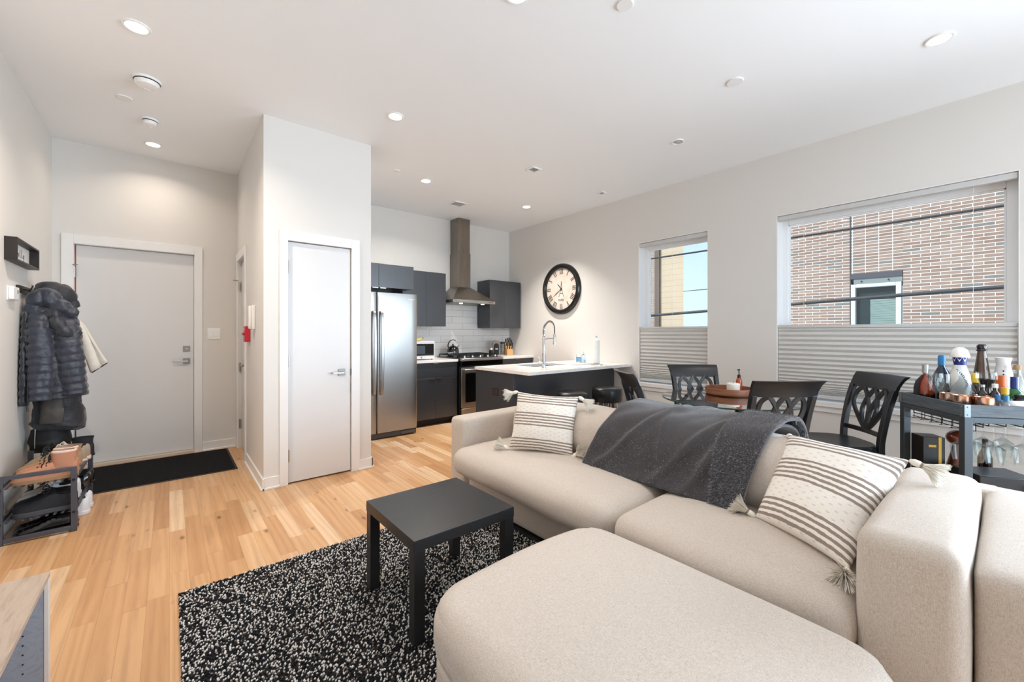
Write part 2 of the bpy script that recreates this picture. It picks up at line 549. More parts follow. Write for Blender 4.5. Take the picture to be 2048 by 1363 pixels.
# ------------------------------------------------------------------ windows
M_frame = mat('white_vinyl', '#F4F4F4', 0.3, var=0.01)
M_pane = pane_mat('window_pane', (0.97, 0.985, 0.98), 0.05)
def window(n, y0, y1, z0, z1, label):
    w = bpy.data.objects.new('window_%d' % n, None); COL.objects.link(w); w.location = (XR, (y0 + y1) / 2, z0); struct(w)
    hw, hh = (y1 - y0) / 2, z1 - z0
    f = MB(); fx0, fx1 = 0.135, 0.195; fw_ = 0.062
    f.box(fx0, fx1, -hw, -hw + fw_, 0, hh); f.box(fx0, fx1, hw - fw_, hw, 0, hh)
    f.box(fx0, fx1, -hw + fw_, hw - fw_, 0, fw_); f.box(fx0, fx1, -hw + fw_, hw - fw_, hh - fw_ - 0.02, hh)
    f.build('frame', M_frame, w, bevel=0.004)
    g = MB(); i0 = hw - fw_
    for a, c, d, e in ((-i0, -i0 + 0.012, fw_, hh - fw_ - 0.02), (i0 - 0.012, i0, fw_, hh - fw_ - 0.02), (-i0, i0, fw_, fw_ + 0.012), (-i0, i0, hh - fw_ - 0.032, hh - fw_ - 0.02)):
        g.box(0.15, 0.175, a, c, d, e)
    g.build('glazing_bead', M_frame, w, bevel=0.002)
    MB().box(0.160, 0.166, -i0, i0, fw_, hh - fw_ - 0.02).build('pane', M_pane, w, sharp=0)
    MB().box(0.0, 0.135, -hw + 0.006, hw - 0.006, 0.0, 0.012).box(-0.03, 0.0, -hw - 0.03, hw + 0.03, -0.035, 0.012).build('window_sill', M_trim, w, bevel=0.003)
    MB().box(-0.014, 0.0, -hw - 0.02, hw + 0.02, -0.085, -0.035).build('apron', M_trim, w, bevel=0.002)
    r = MB()
    r.box(0.0, 0.135, -hw, -hw + 0.006, 0.012, hh); r.box(0.0, 0.135, hw - 0.006, hw, 0.012, hh); r.box(0.0, 0.135, -hw + 0.006, hw - 0.006, hh - 0.006, hh)
    r.build('reveal', M_trim, w, sharp=0)
    return w
window(1, *BW, '')
window(2, *SW, '')
window(3, -2.7, -0.9, 0.64, 2.45, '')  # unseen window behind the camera, added to go with the side fill

# invented rear glazing behind the camera, added to house the frontal fill light
w = bpy.data.objects.new('window_4', None); COL.objects.link(w); w.location = (2.805, YB, 0.3); struct(w)
f = MB()
for k in range(3):
    x = -1.655 + k * 1.655
    f.box(max(-1.655, x - 0.04), min(1.655, x + 0.04), -0.12, -0.06, 0.07, 2.23)
f.box(-1.655, 1.655, -0.12, -0.06, 0, 0.07); f.box(-1.655, 1.655, -0.12, -0.06, 2.23, 2.3)
f.build('frame', M_frame, w, bevel=0.004)
MB().box(-1.655, 1.655, -0.095, -0.09, 0.07, 2.23).build('pane', M_pane, w, sharp=0)

# ------------------------------------------------------------------ cellular shades, pulled down from the top
def shade_mat():
    t = NT('pleated_shade_fabric')
    c = t.coord()
    n = t.noise(c, 60, 2)
    col = t.mix(n, lin('#D8D6D2'), lin('#E3E1DD'))
    t.set(color=col, rough=0.9)
    tl = t.new('BsdfTranslucent'); tl.inputs[0].default_value = lin('#D9D6D0')
    mx = t.new('MixShader'); mx.inputs[0].default_value = 0.22
    t.link(t.b.outputs[0], mx.inputs[1]); t.link(tl.outputs[0], mx.inputs[2]); t.link(mx.outputs[0], t.out.inputs[0])
    return t.m
M_shade = shade_mat()
M_rail = mat('shade_rail', '#C9C8C6', 0.4, var=0.02)
def shade(y0, y1, zb, zt, ztop, label):
    s = thing('cellular_shade', label, 'window shade', (XR + 0.03, (y0 + y1) / 2, zb), group='top-down pleated shades at the windows')
    hw = (y1 - y0) / 2 - 0.012
    n = 19; zs = []
    H = zt - zb - 0.05
    wts = [0.16 + 0.84 * smoothstep((i + 1) / n * 1.35) for i in range(n)]
    tot = sum(wts); z = 0.045
    prof = []
    for wt in wts:
        dz = wt / tot * H
        prof += [(0.0, z), (-0.014, z + dz / 2)]
        z += dz
    prof.append((0.0, z))
    P = [(x - 0.004, q) for x, q in prof] + [(x * -1 + 0.012, q) for x, q in reversed(prof)]
    ring = lambda y: [Vector((x, y, q)) for x, q in P]
    b = MB(); b.loft([ring(-hw), ring(hw)])
    b.build('pleated_fabric', M_shade, s, sharp=20)
    MB().box(-0.018, 0.022, -hw - 0.004, hw + 0.004, 0.0, 0.032).build('bottom_rail', M_rail, s, bevel=0.004)
    MB().box(-0.018, 0.022, -hw - 0.004, hw + 0.004, zt - zb - 0.012, zt - zb + 0.016).build('moving_rail', M_rail, s, bevel=0.004)
    MB().box(-0.02, 0.03, -hw - 0.004, hw + 0.004, ztop - zb - 0.055, ztop - zb - 0.008).build('headrail', M_rail, s, bevel=0.005)
    for k in (-0.72, 0.72) if hw > 0.6 else (0.0,):
        MB().cyl((0.0, k * hw, zt - zb), (0.0, k * hw, ztop - zb - 0.05), 0.0011, 6).build('lift_cord', M_whiteplastic, s)
    return s
shade(BW[0], BW[1], 0.672, 1.345, BW[3], 'grey pleated shade covering the lower part of the wide window')
shade(SW[0], SW[1], 0.672, 1.345, SW[3], 'grey pleated shade covering the lower part of the narrow window')

# ------------------------------------------------------------------ doors
M_red = mat('orange_weather_strip', '#B4532E', 0.6)
def lever_set(par, loc, nrm, dirn, name='door_handle', size=0.06, lever=0.115):
    """square rose with a lever; nrm points into the room, dirn along the lever"""
    n, d = Vector(nrm), Vector(dirn); u = Vector((0, 0, 1))
    M = Matrix((d, u, n)).transposed().to_4x4()
    R = Matrix.Translation(loc) @ M
    b = MB(); s = size / 2
    b.box(-s, s, -s, s, 0, 0.009, R)
    o = b.build(name, M_steel, par, bevel=0.0015)
    l = MB(); l.box(-0.010, 0.010, -0.010, 0.010, 0.009, 0.05, R); l.box(-0.011, lever, -0.009, 0.009, 0.042, 0.054, R)
    l.build('lever', M_nickel, o, bevel=0.002)
    return o
def hinge(par, loc, ax='x'):
    b = MB(); b.cyl(Vector(loc) - Vector((0, 0, 0.05)), Vector(loc) + Vector((0, 0, 0.05)), 0.007, 8)
    x, y, z = loc
    if ax == 'x': b.box(x - 0.012, x + 0.012, y, y + 0.008, z - 0.05, z + 0.05)
    else: b.box(x, x + 0.008, y - 0.012, y + 0.012, z - 0.05, z + 0.05)
    return b.build('hinge', M_nickel, par)
# entry door
d = bpy.data.objects.new('door_1', None); COL.objects.link(d); d.location = ((ED[0] + ED[1]) / 2, YE, 0); struct(d)
hw = (ED[1] - ED[0]) / 2; h = ED[3]
MB().box(-hw + 0.012, hw - 0.004, 0.035, 0.08, 0.032, h - 0.006).build('door_leaf', M_door, d, bevel=0.002)
c = MB()
for a, e, z0, z1 in ((-hw - 0.078, -hw, 0, h + 0.085), (hw, hw + 0.07, 0, h + 0.085), (-hw, hw, h, h + 0.085)): c.box(a, e, -0.016, 0.0, z0, z1)
c.build('door_casing', M_trim, d, bevel=0.002)
c = MB(); c.box(-hw, -hw + 0.003, 0.0, 0.19, 0, h); c.box(hw - 0.003, hw, 0.0, 0.19, 0, h); c.box(-hw, hw, 0.0, 0.19, h - 0.003, h)
c.build('door_jamb', M_trim, d, sharp=0)
MB().box(-hw + 0.003, -hw + 0.0115, 0.042, 0.06, 1.35, h - 0.004).build('weather_strip', M_red, d)
MB().box(-hw, hw, -0.02, 0.17, 0.0, 0.03).build('threshold', mat('sanded_threshold', '#CDBFAE', 0.5), d, bevel=0.004)
MB().box(-hw, hw, 0.085, 0.1, 0.03, h - 0.003).build('gap_shade_sheet', M_dark, d, sharp=0)  # dark sheet behind the leaf, painted shade for the gaps around it
lever_set(d, (hw - 0.065, 0.035, 0.985), (0, -1, 0), (-1, 0, 0))
b = MB(); b.box(hw - 0.095, hw - 0.035, 0.027, 0.036, 1.085, 1.145); o = b.build('deadbolt', M_steel, d, bevel=0.0015)
MB().box(hw - 0.08, hw - 0.05, 0.010, 0.027, 1.109, 1.121).build('thumb_turn', M_nickel, o, bevel=0.002)
for z in (1.86, 0.25): hinge(d, (-hw + 0.002, 0.02, z))
b = MB(); b.cyl((-hw - 0.028, 0.0, 1.925), (-hw + 0.03, -0.03, 1.925), 0.005, 8); b.cyl((-hw, 0.0, 1.925), (-hw, -0.03, 1.925), 0.004, 8)
b.build('hinge_stop', M_nickel, d)
# closet door
d = bpy.data.objects.new('door_2', None); COL.objects.link(d); d.location = ((CD[0] + CD[1]) / 2, YC, 0); struct(d)
hw = (CD[1] - CD[0]) / 2; h = CD[3]
MB().box(-hw + 0.004, hw - 0.005, 0.012, 0.05, 0.012, h - 0.006).build('door_leaf', M_door, d, bevel=0.002)
c = MB()
for a, e, z0, z1 in ((-hw - CW, -hw, 0, h + 0.082), (hw, hw + CW + 0.01, 0, h + 0.082), (-hw, hw, h, h + 0.082)): c.box(a, e, -0.016, 0.0, z0, z1)
c.build('door_casing', M_trim, d, bevel=0.002)
MB().box(-hw, hw, 0.055, 0.09, 0.0, h).build('gap_shade_sheet', M_dark, d, sharp=0)  # sheet across the closet opening, shade of the door gaps as colour
lever_set(d, (hw - 0.085, 0.012, 0.925), (0, -1, 0), (-1, 0, 0), lever=0.09)
MB().box(hw - 0.006, hw + 0.002, 0.0, 0.02, 0.90, 0.95).build('strike_plate', M_steel, d)
for z in (1.85, 1.05, 0.24): hinge(d, (-hw + 0.001, 0.004, z))
# hall door
d = bpy.data.objects.new('door_3', None); COL.objects.link(d); d.location = (XC, (HD[0] + HD[1]) / 2, 0); struct(d)
hw = (HD[1] - HD[0]) / 2; h = HD[3]
MB().box(0.03, 0.07, -hw + 0.004, hw - 0.004, 0.012, h - 0.004).build('door_leaf', M_door, d, bevel=0.002)
c = MB()
for a, e, z0, z1 in ((-hw - 0.07, -hw, 0, h + 0.082), (hw, hw + 0.07, 0, h + 0.082), (-hw, hw, h, h + 0.082)): c.box(-0.016, 0.0, a, e, z0, z1)
c.build('door_casing', M_trim, d, bevel=0.002)
MB().box(0.075, 0.1, -hw, hw, 0, h).build('gap_shade_sheet', M_dark, d, sharp=0)  # backs the hall door with painted shade where its gaps show
lever_set(d, (0.03, -hw + 0.075, 0.95), (-1, 0, 0), (0, 1, 0), lever=0.1)
for z in (1.80, 0.90, 0.27): hinge(d, (0.012, hw - 0.004, z), 'y')
b = MB(); b.cyl((0.0, hw, 1.87), (-0.05, hw + 0.005, 1.87), 0.005, 8); b.build('hinge_stop', M_nickel, d)

# ------------------------------------------------------------------ ceiling fittings
M_lens = NT('lit_lens'); M_lens.set(color='#FFFFFF', emit=(1.0, 0.97, 0.92), emits=9.0); M_lens = M_lens.m
def downlight(x, y, label, power, color=(1.0, 0.90, 0.80), spread=100):
    t = thing('recessed_light', label, 'ceiling light', (x, y, HC), group='lit recessed lights in the ceiling')
    MB().lathe([(0.050, -0.001), (0.052, -0.007), (0.062, -0.008), (0.068, -0.003), (0.068, 0.0)], 32, cap=False).build('trim_ring', M_whiteplastic, t)
    MB().lathe([(0.0, -0.003), (0.051, -0.003)], 32, cap=False).build('lens', M_lens, t)
    ld = bpy.data.lights.new('lamp', 'AREA'); ld.shape = 'DISK'; ld.size = 0.1; ld.energy = power; ld.color = color
    ld.spread = radians(spread)
    lo = bpy.data.objects.new('lamp', ld); COL.objects.link(lo); lo.location = (0, 0, -0.012); lo.parent = t
LP = 7.0
for x, y, lab, k in ((-0.147, 3.254, 'lit recessed ceiling light nearest the left wall, ahead of the round smoke detector', 2.3), (1.414, 1.6556, 'lit recessed ceiling light above the black coffee table', 0.55),
                  (3.602, 0.264, 'lit recessed ceiling light near the wide window', 0.35), (1.437, 3.233, 'lit recessed ceiling light in front of the closet corner', 0.06),
                  (-0.118, 5.186, 'lit recessed ceiling light above the entry door mat', 0.36), (2.324, 4.378, 'lit recessed ceiling light above the floor before the refrigerator', 2.9), (3.903, 4.370, 'lit recessed ceiling light in the kitchen nearest the range hood', 2.2)):
    downlight(x, y, lab, LP * k, (1.0, 0.85, 0.71) if x < 0 else (1.0, 0.93, 0.86), 140 if x < 0 else 150 if 2 < x < 3 else 98 if y > 4 else 100)
t = thing('gimbal_light', 'unlit swivel recessed light in the ceiling near the right wall', 'ceiling light', (3.66, 1.976, HC))
MB().lathe([(0.040, -0.001), (0.044, -0.008), (0.056, -0.008), (0.060, 0.0)], 28, cap=False).build('trim_ring', M_whiteplastic, t)
MB().lathe([(0.0, -0.010), (0.032, -0.010), (0.038, -0.002)], 24, M=Matrix.Rotation(radians(14), 3, 'X'), cap=False).build('lens', mat('unlit_lens', '#B9B9B8', 0.3), t)
def smoke(x, y, r, name, label):
    t = thing(name, label, 'smoke detector', (x, y, HC))
    MB().lathe([(r * 1.08, 0.0), (r * 1.08, -0.010), (r * 1.0, -0.014)], 32, cap=False).build('base_plate', M_whiteplastic, t)
    MB().lathe([(r * 0.94, -0.014), (r * 0.94, -0.02), (r * 0.80, -0.042), (r * 0.40, -0.05), (0.0, -0.05)], 32, cap=False).build('housing', M_whiteplastic, t)
    MB().lathe([(r * 0.95, -0.0135), (r * 0.95, -0.0195)], 32, cap=False).build('vent_slot', M_dark, t)
    MB().box(-r * 0.25, r * 0.25, r * 0.35, r * 0.75, -0.053, -0.03).build('sensor_bar', M_whiteplastic, t, bevel=0.006)
smoke(-0.121, 3.897, 0.075, 'smoke_detector', 'white round smoke detector on the ceiling, the larger one between two lights')
smoke(-0.124, 4.604, 0.05, 'smoke_detector', 'small white smoke detector on the ceiling nearest the entry door')
M_cap = mat('white_cap', '#ECECEB', 0.5, var=0.01)
def capdisc(x, y, r, label):
    o = MB().lathe([(r, 0.0), (r, -0.005), (r * 0.93, -0.008), (0.0, -0.008)], 32, cap=False).build('sprinkler_cover', M_cap, loc=(x, y, HC))
    tag(o, label, 'ceiling cover', 'flat white sprinkler covers')
capdisc(-0.262, 4.297, 0.045, 'flat white round cover on the hall ceiling beside the smoke detectors')
capdisc(3.099, 1.241, 0.055, 'flat white round cover on the ceiling above the dining side')
capdisc(1.907, 1.331, 0.045, 'flat white round cover cut by the top edge of the photo')
capdisc(1.93, 4.315, 0.04, 'small round ceiling cover before the refrigerator')
def vent(x, y, s, label):
    t = thing('ceiling_vent', label, 'air vent', (x, y, HC))
    f = MB(); a = s / 2
    for q in ((-a, a, -a, -a + 0.02), (-a, a, a - 0.02, a), (-a, -a + 0.02, -a + 0.02, a - 0.02), (a - 0.02, a, -a + 0.02, a - 0.02)): f.box(*q, -0.012, 0)
    f.build('frame', M_cap, t, bevel=0.003)
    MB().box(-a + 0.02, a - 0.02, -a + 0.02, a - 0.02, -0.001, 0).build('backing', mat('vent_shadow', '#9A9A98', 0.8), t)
    n = int(s / 0.022)
    sl = MB()
    for k in range(1, n - 1): sl.cbox((0, -a + 0.02 + (2 * a - 0.04) * k / (n - 1), -0.006), (2 * a - 0.04, 0.011, 0.0015), Matrix.Rotation(radians(35), 3, 'X'))
    sl.build('louvers', M_cap, t)
vent(3.076, 4.88, 0.2, 'square louvred air vent on the kitchen ceiling before the hood')
vent(3.065, 3.317, 0.13, 'small square vent on the ceiling above the kitchen island')
vent(4.249, 3.318, 0.10, 'tiny square vent on the ceiling beside the window wall')

# ------------------------------------------------------------------ wall fittings in the entry
t = thing('light_switch', 'white two-rocker light switch beside the entry door', 'light switch', (0.380, YE, 1.276))
MB().box(-0.058, 0.058, -0.006, 0, -0.06, 0.06).build('cover_plate', M_whiteplastic, t, bevel=0.003)
for s in (-0.024, 0.024): MB().box(s - 0.016, s + 0.016, -0.010, -0.006, -0.033, 0.033).build('rocker', M_whiteplastic, t, bevel=0.002)
t = thing('fire_alarm_pull', 'red fire alarm pull station on the hall wall', 'fire alarm', (XC, 4.66, 1.275))
MB().box(-0.045, 0, -0.055, 0.055, -0.075, 0.075).build('housing', mat('alarm_red', '#C4233B', 0.35), t, bevel=0.006)
MB().box(-0.060, -0.045, -0.035, 0.035, -0.012, 0.012).build('pull_bar', mat('alarm_red_bar', '#B51E33', 0.3), t, bevel=0.003)
text_part('lettering', 'FIRE', 0.03, M_whiteplastic, t, (-0.0465, 0, 0.045), (pi / 2, 0, -pi / 2), 0.0006)
t = thing('intercom', 'white wall intercom handset above the red alarm box', 'intercom', (XC, 4.36, 1.425))
MB().box(-0.028, 0, -0.05, 0.05, -0.11, 0.11).build('housing', M_whiteplastic, t, bevel=0.008)
MB().box(-0.050, -0.028, -0.045, 0.005, -0.105, 0.105).build('handset', M_whiteplastic, t, bevel=0.010)
# ------------------------------------------------------------------ outside the windows
def brick_mat(name, offset=0.5, L=0.29, Hc=0.068, squash=1.0):
    t = NT(name)
    c = t.coord()
    sp = t.new('SeparateXYZ'); t.link(c, sp.inputs[0])
    cb = t.new('CombineXYZ'); t.link(sp.outputs[1], cb.inputs[0]); t.link(sp.outputs[2], cb.inputs[1])
    bt = t.new('TexBrick'); bt.offset = offset; bt.squash = squash
    t.link(cb.outputs[0], bt.inputs['Vector'])
    bt.inputs['Scale'].default_value = 1.0
    bt.inputs['Brick Width'].default_value = L
    bt.inputs['Row Height'].default_value = Hc
    bt.inputs['Mortar Size'].default_value = 0.006
    bt.inputs['Mortar Smooth'].default_value = 0.2
    bt.inputs['Color1'].default_value = (0, 0, 0, 1); bt.inputs['Color2'].default_value = (1, 1, 1, 1)
    bt.inputs['Mortar'].default_value = (0.5, 0.5, 0.5, 1)
    tone = t.ramp(bt.outputs['Color'], [(0.0, '#75746D'), (0.07, '#75746D'), (0.1, '#8C7060'), (0.4, '#967C6C'), (0.7, '#A28A7B'), (1.0, '#8A6A59')])
    n = t.noise(c, 9, 3)
    tone = t.mix(t.math('MULTIPLY', n, 0.25), tone, lin('#B5A091'))
    col = t.mix(bt.outputs['Fac'], tone, lin('#E9E4DE'))
    t.set(color=col, rough=0.9)
    t.bump(t.math('SUBTRACT', 1.0, bt.outputs['Fac']), 0.4, 0.01)
    return t.m
M_brick = brick_mat('brown_brick')
M_stack = brick_mat('stacked_brick', 0.0, 0.228, 0.068)
M_gunmetal = mat('grey_lintel_metal', '#8B9390', 0.5, 0.3)
M_winframe = mat('pale_window_frame', '#D5D6D6', 0.45)
M_winglass = NT('dark_window_glass'); M_winglass.set(color='#26383B', rough=0.08, spec=0.6); M_winglass = M_winglass.m
M_cable = mat('cable_black', '#26292E', 0.6)

t = thing('brick_building', 'brown brick building across the street with a pale framed window', 'building', (12.1, 0, -4))
b = MB(); y0, y1, zb, zt = 1.455, 2.305, 5.0, 6.55
b.box(0, 4, -14, 1.43, 0, 14); b.box(0, 4, 2.325, 4.55, 0, 14); b.box(0, 4, 1.43, 2.325, 0, zb - 0.4)
b.build('brick_wall', M_brick, t, sharp=0)
MB().box(0.005, 4, 1.43, 2.325, zt + 0.08, 14).build('stacked_brick_panel', M_stack, t, sharp=0)
MB().box(0.03, 0.06, 2.305, 2.325, zb - 0.4, 14).box(-0.004, 0.03, 2.31, 2.33, zb - 0.4, 14).build('control_joint', mat('joint_sealant', '#4E4A4A', 0.8), t)
MB().box(-0.02, 0.1, 1.44, 2.32, zt - 0.04, zt + 0.08).build('lintel', mat('lintel_dark', '#4C4B52', 0.6), t)
s = MB().box(0.0, 0.1, 1.44, 2.26, zt - 0.16, zt - 0.04).build('soffit_panel', M_gunmetal, t)
f = MB(); f.box(0.0, 0.14, y0, y0 + 0.09, zb - 0.4, zt - 0.16); f.box(0.0, 0.14, y1 - 0.075, y1 + 0.02, zb - 0.4, zt - 0.16); f.box(0.0, 0.14, y0 + 0.09, y1 - 0.075, zt - 0.24, zt - 0.16)
f.build('window_frame', M_winframe, t, bevel=0.008)
MB().box(0.12, 0.14, y0 + 0.09, y1 - 0.075, zb - 0.4, zt - 0.24).build('window_glass', M_winglass, t)
bl = MB()
for k in range(24): bl.box(0.112, 0.119, y0 + 0.095, y0 + 0.53, zt - 0.52 - k * 0.024 - 0.017, zt - 0.52 - k * 0.024)
bl.build('window_blind', mat('blind_pale_green', '#93AAA2', 0.6), t)
for k, (yy) in enumerate((1.66, 2.12)):
    MB().cyl((-0.02, yy, zt - 0.10), (0.01, yy, zt - 0.10), 0.016, 8).build('anchor_bolt', M_cable, t)

t = thing('apartment_building', 'tan sided building with a dark downpipe seen through the narrow window', 'building', (25, 13.1, -4))
def siding_mat():
    m = NT('tan_siding'); c = m.coord(); sp = m.new('SeparateXYZ'); m.link(c, sp.inputs[0])
    fz = m.math('FRACT', m.math('DIVIDE', sp.outputs[2], 0.36))
    ln = m.math('LESS_THAN', fz, 0.05)
    n = m.noise(c, 1.2, 2)
    m.set(color=m.mix(ln, m.mix(n, lin('#C4AE92'), lin('#CDB99E')), lin('#B08E64')), rough=0.7)
    return m.m
MB().prism([(0, 0), (6, 3.3), (6, 4.9), (0, 1.6)], 0, 14).build('siding_wall', siding_mat(), t, sharp=0)
MB().box(-0.15, 0.3, 1.6, 1.93, 0, 14).build('downpipe_column', mat('dark_bronze_panel', '#6B5B4D', 0.6), t)
MB().box(0, 6, 4.9, 20, 0, 14).box(0, 0.3, 1.93, 4.9, 0, 14).build('brick_wall', M_brick, t, sharp=0)
def cable(name, pts, r, label):
    o = MB().tube(pts, r, 6).build(name, M_cable)
    return tag(o, label, 'cable', 'overhead cables outside')
cable('overhead_cable', [(8, y, 2.86 + 0.004 * y + 0.0006 * (y - 4) ** 2) for y in range(-6, 19, 2)], 0.018, 'black overhead cable, the upper of the two crossing the wide window')
cable('overhead_cable', [(8, y, 1.86 - 0.042 * y) for y in range(-6, 19, 4)], 0.030, 'thick black overhead cable, the lower one just above the pleated shades')
cable('overhead_cable', [Vector((25.02, 13.11, 3.89)), at(1425, 577, 15), Vector((12.20, 4.545, 2.56))], 0.02, 'thin cable crossing the sky in the narrow window')
gd = mat('street_concrete', '#B4B2AE', 0.9)
struct(MB().box(XR + WT, 90, -60, 80, -4.3, -4.0).build('street_ground', gd, sharp=0))

# ------------------------------------------------------------------ kitchen
def cab_mat():
    t = NT('graphite_cabinet_laminate'); c = t.coord(); n = t.noise(c, 3, 2)
    t.set(color=t.mix(n, lin('#2F3238'), lin('#363A40')), rough=0.28, spec=0.85)
    return t.m
M_cab = cab_mat()
M_toe = mat('black_toe_kick', '#131314', 0.6)
def quartz_mat():
    t = NT('white_quartz'); c = t.coord(); n = t.noise(c, 2.2, 6, 0.65, dist=1.6)
    t.set(color=t.ramp(n, [(0.0, '#EFEDEB'), (0.47, '#F1EFED'), (0.5, '#E4E1DD'), (0.53, '#F1EFED'), (1.0, '#EDEBE9')]), rough=0.16, spec=0.5)
    return t.m
M_quartz = quartz_mat()
def steel_mat(name, col, rough, vert=True):
    t = NT(name); c = t.coord(scale=(4, 4, 320) if not vert else (320, 320, 4)); n = t.noise(c, 1.0, 2)
    t.set(color=col, metal=1.0, rough=t.math('ADD', rough - 0.04, t.math('MULTIPLY', n, 0.09)))
    t.bump(n, 0.02, 0.001)
    return t.m
M_ss = steel_mat('brushed_stainless', '#ABAAA8', 0.30, False)
M_ssdark = steel_mat('brushed_hood_steel', '#8E857B', 0.27, True)
M_ovenglass = NT('black_oven_glass'); M_ovenglass.set(color='#050506', rough=0.05, spec=0.6); M_ovenglass = M_ovenglass.m

def tile_mat():
    t = NT('white_subway_tile'); c = t.coord(); sp = t.new('SeparateXYZ'); t.link(c, sp.inputs[0])
    cb = t.new('CombineXYZ'); t.link(sp.outputs[0], cb.inputs[0]); t.link(sp.outputs[2], cb.inputs[1])
    bt = t.new('TexBrick'); bt.offset = 0.5; t.link(cb.outputs[0], bt.inputs['Vector'])
    for k, v in (('Scale', 1.0), ('Brick Width', 0.41), ('Row Height', 0.103), ('Mortar Size', 0.0025), ('Mortar Smooth', 0.1)): bt.inputs[k].default_value = v
    bt.inputs['Color1'].default_value = lin('#EDECEA'); bt.inputs['Color2'].default_value = lin('#F3F2F0'); bt.inputs['Mortar'].default_value = lin('#B9B7B4')
    t.set(color=bt.outputs['Color'], rough=0.12, spec=0.5)
    t.bump(t.math('SUBTRACT', 1.0, bt.outputs['Fac']), 0.3, 0.002)
    return t.m
b = MB(); b.box(2.46, XR, YK - 0.009, YK, 0.905, 1.40); b.box(3.17, 3.972, YK - 0.009, YK, 1.40, 1.80)
struct(b.build('trim_backsplash', tile_mat(), sharp=0))

def tab_handle(par, x, y, z, up=False, w=0.075):
    b = MB(); b.box(x - w / 2, x + w / 2, y - 0.016, y + 0.012, z, z + 0.0035); b.box(x - w / 2, x + w / 2, y - 0.016, y - 0.012, z - 0.010, z + 0.0035)
    return b.build('handle', M_nickel, par, bevel=0.001)

def base_cabinet(x0, x1, yf, label, drawer=True, body_back=YK, doors=2):
    w = x1 - x0
    t = thing('base_cabinet', label, 'cabinet', ((x0 + x1) / 2, yf, 0), group='graphite kitchen cabinets')
    MB().box(-w / 2, w / 2, 0.02, body_back - yf - 0.01, 0.095, 0.868).build('body', M_cab, t, sharp=0)
    MB().box(-w / 2, w / 2, 0.075, body_back - yf - 0.01, 0.0, 0.095).build('toe_kick', M_toe, t, sharp=0)
    zt = 0.868
    if drawer:
        d = MB().box(-w / 2 + 0.002, w / 2 - 0.002, 0.0, 0.02, 0.66, zt).build('drawer', M_cab, t, bevel=0.0015); tab_handle(d, 0, 0.0, zt - 0.001)
        zt = 0.656
    dw = (w - 0.004) / doors
    for k in range(doors):
        a = -w / 2 + 0.002 + k * dw
        d = MB().box(a + 0.0012, a + dw - 0.0012, 0.0, 0.02, 0.098, zt - 0.001).build('door', M_cab, t, bevel=0.0015)
        tab_handle(d, (a + dw - 0.05) if k == 0 and doors > 1 else a + 0.05, 0.0, zt)
    return t
base_cabinet(2.482, 3.192, 5.07, 'graphite base cabinet with drawer and two doors beside the refrigerator')
base_cabinet(3.992, 4.665, 5.07, 'graphite base cabinet between the range and the window wall')
def upper_cabinet(x0, x1, yf, z0, z1, label, split=None, nh=2):
    t = thing('upper_cabinet', label, 'cabinet', ((x0 + x1) / 2, yf, z0), group='graphite kitchen cabinets')
    w = x1 - x0; dp = YK - yf
    MB().box(-w / 2, w / 2, 0.02, dp - 0.001, 0.004, z1 - z0).build('body', M_cab, t, sharp=0)
    sx = (split - (x0 + x1) / 2) if split else 0
    for a, e, hx in ((-w / 2 + 0.001, sx - 0.001, sx - 0.05), (sx + 0.001, w / 2 - 0.001, sx + 0.05)):
        d = MB().box(a, e, 0.0, 0.019, 0.0, z1 - z0).build('door', M_cab, t, bevel=0.0015)
        tab_handle(d, hx, 0.0, -0.003)
    return t
upper_cabinet(1.53, 2.475, 5.0, 1.852, 2.150, 'short graphite wall cabinet above the refrigerator', split=2.005)
upper_cabinet(2.478, 3.170, 5.35, 1.379, 2.166, 'tall graphite wall cabinet between refrigerator and range hood', split=2.842)
upper_cabinet(3.984, 4.640, 5.35, 1.358, 2.143, 'dark graphite wall cabinet right of the range hood', split=4.30)

def counter(x0, x1, y0, y1, z0, z1, label):
    o = MB().box(x0, x1, y0, y1, z0, z1).build('countertop', M_quartz, bevel=0.003)
    tag(o, label, 'countertop', 'white quartz countertops')
counter(2.482, 3.192, 5.045, YK - 0.01, 0.872, 0.905, 'white quartz countertop between refrigerator and range')
counter(3.992, XR - 0.004, 5.045, YK - 0.01, 0.872, 0.905, 'white quartz countertop between range and window wall')

# refrigerator
t = thing('refrigerator', 'stainless steel side-by-side refrigerator next to the white closet', 'refrigerator', (1.985, 4.82, 0))
MB().box(-0.45, 0.45, 0.07, 0.85, 0.02, 1.755).build('body', mat('fridge_grey_side', '#9A9A9A', 0.4, 0.3), t, bevel=0.004)
sx = -0.075
for a, e, s in ((-0.45, sx - 0.003, 1), (sx + 0.003, 0.45, -1)):
    d = MB().soft(((a + e) / 2, 0.035, 0.925), (e - a, 0.07, 1.70), 0.012, n=8).build('door', M_ss, t, sharp=40)
    hx = sx - 0.045 * s if s == 1 else sx + 0.045
    pts = [(hx, 0.0, 1.54), (hx, -0.045, 1.515), (hx, -0.062, 1.30), (hx, -0.066, 1.05), (hx, -0.062, 0.80), (hx, -0.045, 0.575), (hx, 0.0, 0.55)]
    MB().sweep(catmull(pts, 6), 0.034, 0.016, (1, 0, 0)).build('handle', M_ss, d, bevel=0.005)
    if s == 1:
        MB().box(-0.30, -0.155, -0.004, 0.002, 0.86, 1.22).build('water_dispenser', M_ovenglass, d, bevel=0.003)
    else:
        text_part('lettering', 'Whirlpool', 0.020, M_whiteplastic, d, (0.37, -0.0008, 1.705), (pi / 2, 0, 0), 0.0005)
b = MB().box(-0.45, 0.45, 0.03, 0.06, 0.012, 0.07); b.build('grille', mat('grille_grey', '#4E5053', 0.5), t, bevel=0.003)
